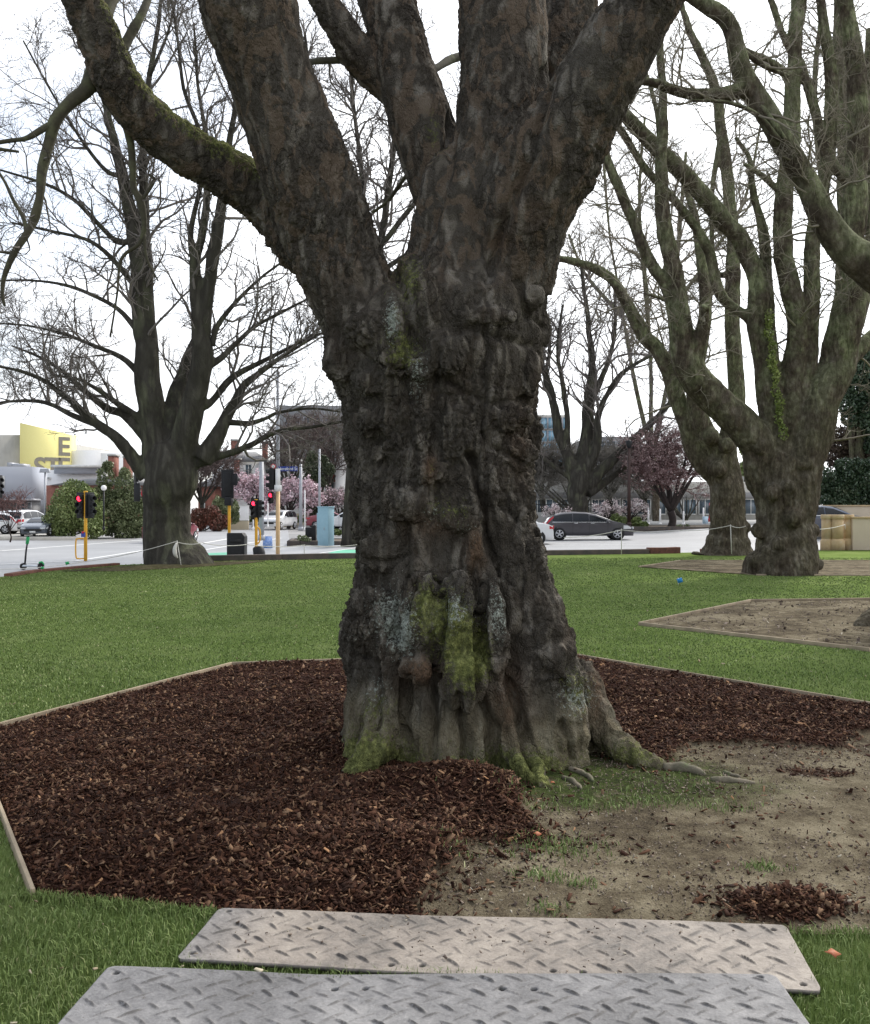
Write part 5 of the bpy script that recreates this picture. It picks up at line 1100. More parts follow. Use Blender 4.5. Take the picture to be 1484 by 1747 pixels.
def text(body, loc, size, mt, parent, rz=0, ext=.02, name='lettering', align='CENTER', sx=1, bold=0):
    cu = bpy.data.curves.new(name, 'FONT'); cu.body = body; cu.size = size; cu.extrude = ext; cu.align_x = align; cu.offset = bold
    to = bpy.data.objects.new(name, cu); col.objects.link(to); dgx = bpy.context.evaluated_depsgraph_get(); me = bpy.data.meshes.new_from_object(to.evaluated_get(dgx)); bpy.data.objects.remove(to)
    me.materials.clear(); o = link_mesh(name, me, mt, parent); o.location = loc; o.rotation_euler = (R(90), 0, rz); o.scale = (sx, 1, 1); return o
def halfhip(mb, px0, px1, pyt, pyb, d, dep, o0, ov=.4, ridge=.5):
    """hipped roof"""
    a = P(px0, pyb, d)-o0; c = P(px1, pyb, d)-o0; zt = P(px0, pyt, d)[2]-o0[2]; x0, x1, y0, y1, z = a[0]-ov, c[0]+ov, a[1]-ov, a[1]+dep+ov, a[2]
    i = min((y1-y0)/2, (x1-x0)/2*.9)*ridge*1.6
    mb.add([(x0,y0,z),(x1,y0,z),(x1,y1,z),(x0,y1,z),(x0+i,(y0+y1)/2,zt),(x1-i,(y0+y1)/2,zt)], [np.array([[0,1,5,4],[2,3,4,5],[3,2,1,0]]), np.array([[1,2,5],[3,0,4]])])
# cinema: grey concrete block with a yellow sign wall
b_ = bld('cinema_building', 'grey concrete building carrying a huge yellow wall with grey letters', 40, 112)
part(b_, 'wall', [(-160,742,38,905)], 112, 30, m_cgrey, -.3)
o0 = np.array(b_.location); A = P(37,722,112)-o0; B_ = P(122,742,116)-o0; zlo = P(37,860,112)[2]-o0[2]
mb = MB(); V = [(A[0],A[1]-.5,zlo),(B_[0],B_[1]-.5,zlo),(B_[0],B_[1]-.5,B_[2]),(A[0],A[1]-.5,A[2])]; V += [(x,y+2.,z) for x,y,z in V]
mb.add(V, [np.array([[0,1,2,3],[5,4,7,6],[1,5,6,2],[4,0,3,7],[3,2,6,7],[1,0,4,5]])]); mb.build('yellow_wall', m_yellow, b_)
an = math.atan2(B_[1]-A[1], B_[0]-A[0])
def onwall(px, py, dd=.06):
    f = (px-37)/85.; p = A*(1-f)+B_*f; return (p[0]+math.sin(an)*dd, p[1]-.5-math.cos(an)*dd, P(px, py, 112+4*f)[2]-o0[2])
text('E', onwall(111,777), 3.15, m_letter, b_, an, .02, 'sign_letter', bold=.08)
for ch, px in (('S', 70), ('T', 92), ('E', 111)): text(ch, onwall(px,812), 3.15, m_letter, b_, an, .02, 'sign_letter', bold=.08)
part(b_, 'wall', [(122,768,172,905),(172,773,216,905)], 116, 20, m_white, -.3); part(b_, 'rooftop_duct', [(12,789,18,797),(18,791,38,797)], 100, 2, m_grey)
b_ = bld('shop_building', 'long white building with a shaded sloping roof in front of the yellow wall', 100, 96)
part(b_, 'wall', [(54,802,165,905)], 96, 4, m_white, -.3); part(b_, 'roof', [(86,793,172,797)], 94.5, 5, m_wframe); part(b_, 'soffit', [(92,797,168,808)], 95.4, .5, m_blueg); windows(b_, [(56,814,62,818),(68,814,72,818),(78,814,86,818)], 95.9, bars=0); part(b_, 'door', [(58,845,76,880)], 95.9, .1, m_grey)
b_ = bld('clad_building', 'box shaped building with blue grey cladding at the far left', 0, 88)
part(b_, 'wall', [(-140,796,54,852)], 88, 3.5, m_blueg); part(b_, 'ground_floor', [(-140,852,54,905)], 89, 2, m_dark, -.3); windows(b_, [(4,812,8,832)], 87.95, bars=0); part(b_, 'canopy', [(-140,851,54,854)], 86.5, 2, m_grey); windows(b_, [(28,856,44,870),(46,856,54,870)], 88.9, frame=m_grey, bars=1)
b_ = bld('brick_house', 'low red brick house with two chimneys behind the shrubs', 150, 80)
part(b_, 'wall', [(78,828,240,905)], 80, 10, m_redb, -.3); o0 = np.array(b_.location); mb = MB(); halfhip(mb, 95, 240, 808, 828, 80, 10, o0); mb.build('roof', m_slate, b_)
for (x0, x1, yt) in ((184,195,778),(210,219,781)):
    c_ = part(b_, 'chimney', [(x0,yt,x1,820)], 83, 1.2, m_redb)[0]; mb = MB(); bbox(mb, x0-1, yt-3, x1+1, yt, 82.9, 1.4, o0); mb.build('chimney_cap', m_conc, c_)
# gabled house
b_ = bld('gabled_house', 'white two storey house with slate roof, brick chimneys and tall windows behind the cherry trees', 430, 112)
part(b_, 'wall', [(362,788,448,905)], 112, 12, m_white, -.3); part(b_, 'wall', [(448,792,512,905)], 114, 12, m_white, -.3); part(b_, 'wall', [(338,830,366,905)], 108, 10, m_redb, -.3)
o0 = np.array(b_.location)
for a_ in ((358,452,766,788,112,12),(446,516,774,793,114,12),(334,370,812,830,108,10)):
    mb = MB(); halfhip(mb, *a_, o0); mb.build('roof', m_slate, b_)
for (x0, x1, yt, yb) in ((394,404,752,780),(447,454,756,785),(399,407,784,808)):
    c_ = part(b_, 'chimney', [(x0,yt,x1,yb)], 111.4 if yb > 800 else 115, 1.2, m_redb)[0]; mb = MB(); bbox(mb, x0-1, yt-3, x1+1, yt, (111.3 if yb > 800 else 114.9), 1.5, o0); mb.build('chimney_cap', m_conc, c_)
windows(b_, [(418,792,430,812),(372,798,380,816)], 111.9); windows(b_, [(478+i*7,806,484+i*7,832) for i in range(5)], 113.9, bars=0, glass=m_win)
windows(b_, [(343,852,350,868)], 107.9)
part(b_, 'timber_band', [(448,800,512,803),(448,834,512,837)], 113.85, .1, m_dark)
# low cream walls and bay at the corner
wallrun('low_wall', 'low cream garden wall with a cap in front of the red tipped hedge', 'low wall', [P(392,905,86), P(424,905,86)], .75, .4, m_cream, -.3, m_wframe)
wallrun('low_wall', 'long cream garden wall running behind the white ute', 'low wall', [P(484,905,98), P(545,905,98)], 1.3, .4, m_cream, -.3, m_wframe)
wallrun('gate_pier', 'stepped white gate pier beside the low cream wall', 'gate pier', [P(405,905,88), P(424,905,88)], 2.1, .6, m_white, -.3, m_wframe)
# red striped building behind the big trunk
b_ = bld('striped_building', 'white columned building with red bands just left of the big trunk', 580, 112)
part(b_, 'wall', [(545,770,640,905)], 113, 12, m_white, -.3); part(b_, 'red_band', [(555,810,640,822),(570,846,640,856)], 112.6, .3, pmat('red_fascia', (.50,.13,.11), (.42,.10,.09), 1, .6)); part(b_, 'column', [(572,776,590,905)], 112.2, .5, m_white, -.3); windows(b_, [(592,824,606,844),(556,824,570,844)], 112.9, frame=m_dark)
part(b_, 'yellow_sign', [(593,834,601,842)], 112.3, .2, m_yellow)
b_ = bld('office_block', 'dark flat roofed building above the cherry trees left of the big trunk', 540, 140)
part(b_, 'wall', [(474,692,650,780)], 140, 20, m_dark); part(b_, 'lower_wall', [(500,780,650,905)], 141, 18, m_cgrey, -.3); windows(b_, [(486+i*16,712,496+i*16,724) for i in range(8)], 139.9, frame=m_grey)
# glass building and dark block on the right of the trunk
b_ = bld('glass_office', 'blue glass office building just right of the big trunk', 930, 150)
part(b_, 'core_wall', [(880,708,972,905)], 150.4, 20, m_cgrey, -.3)
for k in range(7):
    for j in range(4):
        x0 = 884+k*12.6; windows(b_, [(x0,712+j*22,x0+12,732+j*22)], 150.2, frame=m_grey, glass=m_blueglass, bars=1)
b_ = bld('office_block', 'dark grey office block behind the lamp post across the street', 1035, 140)
part(b_, 'wall', [(1003,745,1075,905)], 140, 20, m_dark, -.3); windows(b_, [(1007+i*9,752+j*20,1014+i*9,764+j*20) for i in range(7) for j in range(4)], 139.9, frame=m_grey, bars=0)
b_ = bld('shops_building', 'low dark shop front with pale posts behind the plum tree', 1140, 100)
part(b_, 'wall', [(900,822,1300,905)], 101, 10, m_cgrey, -.3); part(b_, 'fascia', [(900,840,1300,850)], 100.7, .3, m_dark); windows(b_, [(905+i*26,851,928+i*26,878) for i in range(15)], 100.9, frame=m_wframe, bars=1)
b_ = bld('pavilion', 'pale pavilion with a ridge roof glimpsed behind the leaning plane tree', 1290, 120)
part(b_, 'wall', [(1250,800,1330,905)], 120, 10, m_cgrey, -.3); mb = MB(); halfhip(mb, 1248, 1332, 786, 800, 120, 10, np.array(b_.location)); mb.build('roof', m_slate, b_)
wallrun('boundary_wall', 'pale boundary wall under the black railing behind the grey car', 'wall', [P(905,895,72.5), P(1012,895,72.5)], .95, .3, m_conc, .34)
r_ = empty('railing', P(905,868,72.5)*[1,1,0]+[0,0,1.3], 'black iron railing on the pale boundary wall', 'railing'); o0 = np.array(r_.location)
for k in range(17):
    p = P(906+k*6.6, 865, 72.5)
    MB().cyl((p[0]-o0[0], 0, 0), (p[0]-o0[0], 0, .62), .022, n=6).build('post', m_black, r_)
p0, p1 = P(905, 865, 72.5)[0]-o0[0], P(1012, 865, 72.5)[0]-o0[0]; MB().box(((p0+p1)/2, 0, .60), (p1-p0, .04, .05)).build('rail', m_black, r_)
# sandstone wall with clustered round piers
m_sand = pmat('sandstone', (.56,.42,.25), (.47,.34,.19), 2.5, .85, .25, 40, .006, c3=(.50,.40,.27))
m_sandw = pmat('cream_wall_render', (.60,.51,.39), (.52,.43,.32), .8, .85, .15, 30)
r_ = empty('wall_pier', (*G(1425,938)[:2], 0), 'cluster of round sandstone drums ending the cream park wall', 'pier'); o0 = np.array(r_.location); D_ = o0[1]
for (px, rp, dy) in ((1410,8.6,.08),(1428,10.2,-.08),(1447,8.4,.20)):
    c = P(px, 938, D_+dy)-o0; c[2] = 0; rr_ = rp*D_/F; H_ = (938-878)*D_/F; e_ = lambda z: (c[0], c[1], z)
    MB().tube([e_(-.05), e_(.36), e_(.37), e_(.40), e_(.44)], [rr_*1.2, rr_*1.2, rr_*1.15, rr_*1.02, rr_*.98], 28).build('plinth', m_sand, r_, True)
    MB().tube([e_(.44), e_(H_-.18)], [rr_*.97, rr_*.97], 28).build('drum', m_sand, r_, True); MB().tube([e_(H_-.18), e_(H_-.15), e_(H_-.03), e_(H_)], [rr_*.99, rr_*1.13, rr_*1.13, rr_*1.02], 28).build('cap', m_sand, r_, True)
wallrun('park_wall', 'smooth cream park wall with a coping at the right edge of the lawn', 'wall', [G(1452,938), np.array([24.5, 36.6])], 1.24, .3, m_sandw, 0, m_sand)
wallrun('boundary_wall', 'distant cream wall with a coping behind the dark blue car', 'wall', [P(1385,900,47.5), np.array([32, 46.])], 1.42, .3, m_sandw, .3, m_sand)
# ================================================================== vehicles
m_tyre = pmat('tyre_rubber', (.02,.02,.02), None, 8, .8); m_rim = pmat('alloy_rim', (.62,.62,.64), None, 8, .35, metal=.6); m_cglass = pmat('car_glass', (.006,.008,.010), (.012,.015,.018), 1, .06, spec=.45)
m_tail = pmat('red_lens', (.55,.02,.03), None, 9, .2, spec=.6); m_head = pmat('clear_lens', (.62,.64,.66), None, 9, .15, spec=.8); m_trim = pmat('black_trim', (.02,.02,.02), None, 5, .5); m_chrome = pmat('chrome_trim', (.65,.65,.66), None, 5, .2, metal=.9); m_plate = pmat('number_plate', (.78,.78,.76), None, 9, .5)
def carpaint(n, c, metal=.0): return pmat(n, c, tuple(x*.92 for x in c), 1.5, .3, spec=.5, coat=.8, metal=metal)
PROF = {
 'mpv': dict(top=[(0,.46),(.012,.60),(.05,.76),(.11,.90),(.20,.97),(.33,1.0),(.47,.985),(.58,.92),(.68,.80),(.76,.69),(.84,.63),(.91,.575),(.965,.50),(1,.36)], belt=.635, gl=(.085,.73), wheels=(.165,.815), wr=.325, bot=.15),
 'suv': dict(top=[(0,.40),(.006,.60),(.03,.72),(.07,.90),(.14,.98),(.35,1.0),(.52,.97),(.62,.86),(.70,.70),(.80,.66),(.92,.60),(.985,.52),(1,.36)], belt=.63, gl=(.06,.67), wheels=(.19,.82), wr=.35, bot=.17),
 'sedan': dict(top=[(0,.42),(.01,.62),(.08,.70),(.17,.74),(.27,.88),(.37,.98),(.47,1.0),(.57,.97),(.68,.82),(.76,.68),(.88,.62),(.97,.53),(1,.38)], belt=.66, gl=(.20,.74), wheels=(.18,.82), wr=.31, bot=.15),
 'ute': dict(top=[(0,.46),(.005,.60),(.02,.63),(.38,.64),(.40,.70),(.44,.92),(.50,1.0),(.60,.99),(.68,.88),(.75,.70),(.88,.66),(.98,.58),(1,.38)], belt=.62, gl=(.43,.73), wheels=(.20,.82), wr=.37, bot=.20),
}
def make_car(label, loc, yaw, kind, paint, L=4.6, W=1.78, H=1.5, cat='car', group=None, name='car', spokes=5, dark=False):
    pr = PROF[kind]; r_ = empty(name, loc, label, cat, group, yaw); tx = np.array([t_[0] for t_ in pr['top']])*L; tz = np.array([t_[1] for t_ in pr['top']])*H; zb0 = pr['bot']*H; zbelt = pr['belt']*H
    def ztop(x): return np.interp(x, tx, tz)
    def hw(x): u = np.abs(x/L-.48)/.52; return W/2*(1-.17*np.clip((u-.55)/.45, 0, 1)**2)
    def ys(x, z):
        w = hw(x); zt = ztop(x); up = np.clip((z-zbelt)/(H-zbelt), 0, 1); lo = np.clip((.42*H-z)/(.42*H), 0, 1); return w*(1-.24*up**1.15-.07*lo**2)
    xs = np.unique(np.concatenate([tx, np.linspace(0, L, 34)])); V = []; m = 13
    for x in xs:
        zt = ztop(x); zz = np.array([zb0, zb0+.04, .30*H, .42*H, min(.54*H, zt-.05), min(zbelt, zt-.035), 0, 0, 0]); a = zz[5]
        zz[6] = a+(zt-a)*.45; zz[7] = a+(zt-a)*.86; zz[8] = zt-.004
        y = np.array([ys(x, z) for z in zz]); y[0] *= .93; y[8] = y[7]*.82
        sec = [(x, -y[i], zz[i]) for i in range(9)]+[(x, 0, zt+.012)]+[(x, y[i], zz[i]) for i in range(8, -1, -1)]
        V += sec
    k = len(xs); m = 19; i = np.arange(k-1)[:,None]*m; j = np.arange(m)[None,:]; j2 = (j+1) % m; q = np.stack([i+j, i+m+j, i+m+j2, i+j2], -1).reshape(-1, 4)
    V = np.array(V)-[L/2, 0, 0]; off = L/2
    MB().add(V, [q, np.arange(m)[None], (np.arange(m)[::-1]+(k-1)*m)[None]]).build('body', paint, r_, True)
    def side_patch(name, x0, x1, z0f, z1f, mt, dd=.008, n=10, sides=(-1, 1), par=r_):
        for s in sides:
            xx = np.linspace(x0, x1, n); P_ = []
            for x in xx:
                a, b2 = z0f(x), z1f(x)
                for t_ in np.linspace(0, 1, 4):
                    z = a+(b2-a)*t_; P_.append((x-off, s*(ys(x, z)+dd), z))
            mb = MB(); qq = gridf(n, 4); mb.add(P_, [qq if s > 0 else qq[:, ::-1]]); mb.build(name, mt, par, True)
    g0, g1 = pr['gl'][0]*L, pr['gl'][1]*L; lo_ = lambda x: zbelt+.02
    def hi_(x): a = ztop(x)-.085-.03*(x > .5*L); return np.maximum(a, zbelt+.022)
    cuts = {'mpv': [g0, .315*L, .50*L, g1], 'suv': [g0, .26*L, .46*L, g1], 'sedan': [g0, .30*L, .48*L, g1], 'ute': [g0, .56*L, g1]}[kind]
    for a, c in zip(cuts[:-1], cuts[1:]): side_patch('side_window', a+.02, c-.02, lo_, hi_, m_cglass)
    side_patch('belt_trim', g0, g1, lambda x: zbelt-.012, lambda x: zbelt+.018, m_chrome, .012)
    # windscreen and rear glass on the slopes
    def slope(name, x0, x1, mt, f=.80):
        P_ = []; xx = np.linspace(x0, x1, 6)
        for x in xx:
            zt = ztop(x); y = ys(x, zt-.05)*f
            for t_ in np.linspace(-1, 1, 5): P_.append((x-off, y*t_, zt+.018+.008*(1-t_*t_)))
        MB().add(P_, [gridf(6, 5)]).build(name, mt, r_, True)
    fr = {'mpv': (.52, .73, .035, .12), 'suv': (.56, .69, .012, .08), 'sedan': (.60, .745, .17, .30), 'ute': (.62, .735, .40, .45)}[kind]
    slope('windscreen', fr[0]*L, fr[1]*L, m_cglass); slope('rear_window', fr[2]*L, fr[3]*L, m_cglass, .84)
    for xw in pr['wheels']:
        for s in (-1, 1):
            x = xw*L-off; R_ = pr['wr']; w = ys(xw*L, R_)
            MB().tube([(x, s*(w-.05), R_+.02), (x, s*(w+.006), R_+.02)], R_*1.17, 26).build('wheel_arch', m_trim, r_)
            wh = MB(); prof = [(-.10, R_*.93), (-.085, R_), (.02, R_), (.038, R_*.94), (.036, R_*.70), (.02, R_*.67)]; wh.tube([(x, s*(w+a_), R_) for a_, _ in prof], [b2 for _, b2 in prof], 26); wo = wh.build('wheel', m_tyre, r_)
            rm = MB(); ring = [(.022, R_*.66), (.040, R_*.66), (.040, R_*.60), (.024, R_*.59)]
            a_ = np.linspace(0, 2*math.pi, 26, endpoint=False); Vr = np.array([(x+rr_*math.cos(t_), s*(w+yy), R_+rr_*math.sin(t_)) for yy, rr_ in ring for t_ in a_]); n_ = 26; i2 = np.arange(3)[:,None]*n_; j3 = np.arange(n_)[None]; rm.add(Vr, [np.stack([i2+j3, i2+(j3+1) % n_, i2+n_+(j3+1) % n_, i2+n_+j3], -1).reshape(-1, 4)])
            for t_ in np.arange(spokes)*2*math.pi/spokes+.3: rm.tube([(x, s*(w+.034), R_), (x+R_*.62*math.cos(t_), s*(w+.036), R_+R_*.62*math.sin(t_))], [.035, .045], 6)
            rm.tube([(x, s*(w+.02), R_), (x, s*(w+.045), R_)], .06, 12); rm.build('rim', m_rim, wo)
    zr = zbelt
    # lights
    if kind == 'mpv': side_patch('tail_light', .012*L, .10*L, lambda x: np.interp(x, [.012*L, .10*L], [zr-.16, ztop(.10*L)-.13]), lambda x: ztop(x)-.04, m_tail, .012)
    else: side_patch('tail_light', .004*L, .05*L, lambda x: zr-.20, lambda x: min(zr-.02, ztop(x)-.05), m_tail, .012)
    for s in (-1, 1): MB().box((-off+.005, s*W*.36, zr-.12), (.05, .26, .17)).build('tail_light', m_tail, r_, bevel=.02)
    side_patch('headlight', .885*L, .972*L, lambda x: .40*H, lambda x: min(ztop(x)-.05, .52*H), m_head, .012)
    for s in (-1, 1): MB().box((off-.03, s*W*.34, .43*H), (.09, .30, .12)).build('headlight', m_head, r_, bevel=.02)
    MB().box((off+.0, 0, .33*H), (.06, W*.62, .16)).build('grille', m_trim, r_, bevel=.02); MB().box((off+.035, 0, .24*H), (.02, .36, .12)).build('number_plate', m_plate, r_); MB().box((-off-.0, 0, .46*H), (.03, .36, .13)).build('number_plate', m_plate, r_)
    MB().box((-off+.02, 0, .24*H), (.10, W*.80, .12)).build('bumper', m_trim if kind in ('suv', 'ute') else paint, r_, bevel=.02)
    for xh in (cuts[1]+.05, cuts[-2]+.06):
        for s in (-1, 1): MB().box((xh-off+.12, s*(ys(xh, zr-.07)+.02), zr-.055), (.20, .03, .032)).build('door_handle', m_chrome if kind == 'mpv' else paint, r_, bevel=.008)
    for s in (-1, 1): MB().box((g1-off-.12, s*(W/2+.05), zr+.04), (.13, .17, .12)).build('wing_mirror', paint, r_, bevel=.03)
    # shut lines
    for xc in cuts[1:-1]+[g1-.10]: side_patch('door_gap', xc-.006, xc+.006, lambda x: .20*H, lambda x: zbelt-.01, m_trim, .004, 2)
    if kind == 'ute': MB().box((-off+.20*L+.02, 0, .63*H), (.35*L, W*.78, .05)).build('tray_cover', m_trim, r_, bevel=.02)
    return r_
pg = pmat('grey_car_paint', (.060,.056,.064), (.052,.048,.055), 1.5, .32, spec=.4, coat=.4); pw = carpaint('white_car_paint', (.74,.74,.75)); pr_ = carpaint('dark_red_car_paint', (.22,.03,.05)); pn = carpaint('navy_car_paint', (.045,.065,.11)); ps = carpaint('dark_silver_paint', (.09,.105,.13)); pk = carpaint('black_car_paint', (.03,.03,.035))
def car_at(label, px, d, z, yaw, *a, **k): p = P(px, 865, d); return make_car(label, (p[0], p[1], z), yaw, *a, **k)
c1_ = GR(1006,921.5)
make_car('dark grey people carrier with tall red tail lights driving past right of the big trunk', (c1_[0], c1_[1]+.75, kz(c1_)+.012), R(-3), 'mpv', pg, L=4.74, W=1.76, H=1.50)
p = GR(896,929.5); make_car('white car mostly hidden by the big trunk, only its red lit rear corner showing', (p[0]-.80, p[1]+.7, kz(p)+.01), R(183), 'sedan', pw, L=4.3, H=1.46)
make_car('dark blue car parked behind the sandstone piers', (18.9, 46, .34), R(-2), 'sedan', pn, L=4.7, H=1.44)
p = GR(249,926); make_car('dark red car half hidden by the left bare tree', (p[0]+1.15, p[1]+1.2, kz(p)+.01), R(80), 'sedan', pr_, L=4.3)
car_at('white suv seen from behind in the car park at the left', 49, 68, -.19, R(82), 'suv', pw, L=4.5, H=1.68, W=1.85)
car_at('small dark car parked at the right end of the white suv', 71, 62, -.19, R(-84), 'mpv', ps, L=3.7, H=1.2)
car_at('white car parked at the left picture edge with its side showing', -22, 66, -.19, R(188), 'mpv', pw, L=4.4, H=1.5)
car_at('white car parked beyond the white suv, half hidden by it', 36, 74, -.19, R(10), 'suv', pw, L=4.4, H=1.6)
p = P(469,865,84); make_car('white ute waiting in the side street behind the signal post', (p[0], 86, -.33), R(-104), 'suv', pw, L=4.9, H=1.75, W=1.9, cat='ute')
car_at('dark red car in the side street behind the pale blue cabinet', 562, 84, -.17, R(15), 'sedan', pr_, L=4.2)
car_at('white car parked beyond the planter just left of the big trunk', 596, 78, -.17, R(170), 'suv', pw, L=4.4, H=1.6)
# ================================================================== traffic signals
m_lampoff = pmat('dark_signal_lens', (.03,.03,.03), None, 5, .25, spec=.6); m_redlit = emat('red_signal_light', (1.0,.02,.05), 3.2); m_sil = pmat('pale_sticker', (.62,.66,.70), None, 5, .4)
def head(root, c, yaw, n=3, lit=0, s=1.0, ped=False, sticker=False, backing=True):
    """signal head; local -Y is the lit face"""
    hb = .30*s*n+.06; o = MB(); o.box((0,0,0), (.30*s, .20*s, hb))
    ho = o.build('signal_head', m_black, root, bevel=.02); ho.location = c; ho.rotation_euler = (0, 0, yaw)
    if backing: MB().box((0,.06,0), (.50*s, .02, hb+.16)).build('backing_board', m_black, ho, bevel=.02)
    for k in range(n):
        z = hb/2-.03-.15*s-.30*s*k; l = MB(); l.tube([(0,-.10*s,z),(0,-.112*s,z)], .118*s, 18)
        l.build('lens', m_redlit if lit == k+1 else m_lampoff, ho)
        a = np.linspace(-.18*math.pi, 1.18*math.pi, 13); V = [(.125*s*math.cos(t_), yy, z+.125*s*math.sin(t_)) for yy in (-.10*s, -.25*s) for t_ in a]; V += [(.118*s*math.cos(t_), yy, z+.118*s*math.sin(t_)) for yy in (-.10*s, -.25*s) for t_ in a]
        j = np.arange(12); v = MB(); v.add(V, [np.stack([j, j+1, j+14, j+13], -1), np.stack([j+27, j+26, j+39, j+40], -1), np.stack([j+13, j+14, j+40, j+39], -1)]); v.build('visor', m_black, ho)
    if sticker: MB().box((-.02,.078,hb*.30), (.13, .01, .17)).build('sticker', m_sil, ho)
    return ho
def pole(root, name, z0, z1, r0, r1, mt, x=0, y=0, n=14): return MB().tube([(x,y,z0),(x,y,z1)], [r0, r1], n).build(name, mt, root, True)
def at_d(px, d, z): p = P(px, 865, d); return np.array([p[0], d, z])
def zz_(py, d): return CH-(py-HZ)*d/F
# signal 1, left foreground with grab rail
d = 36.0; b0 = at_d(146, d, -.38); S = empty('traffic_signal', b0, 'free standing yellow signal post with a grab rail and red light at the left', 'traffic signal', 'traffic signals of the crossing')
pole(S, 'post', 0, zz_(840,d)+.38, .065, .06, m_yel); pole(S, 'post_cap', zz_(841,d)+.38, zz_(837.5,d)+.38, .085, .075, m_yel)
head(S, (-.20, .02, zz_(862,d)+.38), R(-14), 3, 1, .86); head(S, (.19, .02, zz_(862,d)+.38), R(62), 3, 0, .86)
h0, h1 = zz_(953,d)+.38, zz_(919,d)+.38
MB().tube(smooth_line([(0,0,h1),(-.28,0,h1),(-.37,0,h1-.09),(-.37,0,h0+.10),(-.28,0,h0),(0,0,h0)], 40), .028, 8).build('grab_rail', m_yel, S, True)
MB().box((-.06,-.08,zz_(912,d)+.38), (.15,.09,.18)).build('push_button_box', pmat('blue_box', (.05,.08,.35), None, 3, .5), S, bevel=.01); MB().tube([(-.06,-.12,zz_(908,d)+.38),(-.06,-.135,zz_(908,d)+.38)], .05, 12).build('push_button', m_tail, S)
# signal 2, seen from behind
d = 37.0; b0 = at_d(391, d, -.34); S = empty('traffic_signal', b0, 'yellow post with black signal heads seen from behind, rising over the black bin', 'traffic signal', 'traffic signals of the crossing'); q = lambda py: zz_(py, d)+.34
pole(S, 'post', 0, q(806), .06, .055, m_yel); head(S, (-.05,0,q(826)), R(176), 3, 0, 1.0, sticker=True); head(S, (.20,0,q(818)), R(150), 1, 0, .85, backing=True); head(S, (-.02,-.03,q(855)), R(170), 1, 0, .95, backing=False); MB().tube([(-.06,0,q(808)),(-.06,0,q(800))], .035, 8).build('bracket', m_black, S)
# signal 3
d = 37.6; b0 = at_d(437, d, -.33); S = empty('traffic_signal', b0, 'short yellow traffic signal post with a small red light above a black drum', 'traffic signal', 'traffic signals of the crossing'); q = lambda py: zz_(py, d)+.33
pole(S, 'post', 0, q(853), .06, .055, m_yel); pole(S, 'post_cap', q(855), q(851.5), .075, .065, m_yel); head(S, (-.07,-.02,q(868)), R(-12), 3, 1, .72); head(S, (.12,0.02,q(868)), R(70), 3, 0, .72, backing=False)
MB().tube(smooth_line([(0,0,q(898)),(.12,0,q(902)),(.16,0,q(908)),(.16,0,q(920)),(.10,0,q(926)),(0,0,q(928))], 30), .03, 8).build('grab_rail', m_yel, S, True)
# signal 4 on the tall street pole
d = 38.0; b0 = at_d(474, d, -.33); S = empty('traffic_signal', b0, 'tall grey pole with a red pedestrian light and a blue street name sign', 'traffic signal', 'traffic signals of the crossing'); q = lambda py: zz_(py, d)+.33; m_post = pmat('cream_post', (.72,.50,.28), (.66,.46,.25), 6, .6)
pole(S, 'post', 0, q(835), .085, .085, m_post); pole(S, 'mast', q(835), q(632), .085, .055, m_grey); MB().box((.02,0,q(938)), (.10,.10,.5)).build('post_sleeve', m_white, S)
head(S, (-.26,0,q(817)), R(-78), 3, 0, .92, backing=False); head(S, (-.10,.12,q(817)), R(90), 3, 0, .92, backing=False); head(S, (-.27,0,q(849)), R(-12), 2, 1, .68, backing=False)
MB().box((.02,-.12,q(817)), (.19,.02,.82)).build('notice_board', m_white, S); MB().box((.03,-.13,q(833)), (.30,.02,.26)).build('notice_board', m_white, S)
MB().tube([(-.17,-.10,q(796)),(-.17,-.115,q(796))], .11, 20).build('round_sign', m_tail, S); MB().tube([(-.17,-.116,q(796)),(-.17,-.122,q(796))], .07, 20).build('round_sign_centre', m_white, S)
m_sb = pmat('blue_sign', (.03,.06,.30), None, 3, .5); sg = MB().box((.42,-.10,q(800)), (.80,.03,.19)).build('street_name_sign', m_sb, S, bevel=.005); text('Hereford St', (.42,-.119,q(800)-.055), .17, m_white, sg, 0, .003, 'street_name', sx=.95)
# signal 5 behind the left tree
d = 39.0; b0 = at_d(249, d, -.38); S = empty('traffic_signal', b0, 'yellow signal post partly hidden behind the left bare tree, with two black heads', 'traffic signal', 'traffic signals of the crossing'); q = lambda py: zz_(py, d)+.38
pole(S, 'post', 0, q(800), .06, .055, m_yel); head(S, (-.34,0,q(840)), R(160), 3, 0, .60, sticker=False); head(S, (-.40,0,q(808)), R(120), 3, 0, .7); MB().tube([(-.4,0,q(818)),(-.34,0,q(830))], .03, 6).build('bracket', m_grey, S)
MB().tube([(.0,-.08,q(842)),(.01,-.095,q(842))], .19, 20).build('round_sign', m_tail, S); MB().tube([(.0,-.096,q(842)),(.0,-.10,q(842))], .12, 20).build('round_sign_centre', m_white, S)
d = 42.0; b0 = at_d(-4, d, -.38); S = empty('traffic_signal', b0, 'black signal head cut by the left picture edge', 'traffic signal', 'traffic signals of the crossing'); pole(S, 'post', 0, zz_(815,d)+.38, .06, .055, m_white); head(S, (.05,0,zz_(830,d)+.38), R(60), 3, 0, .9)
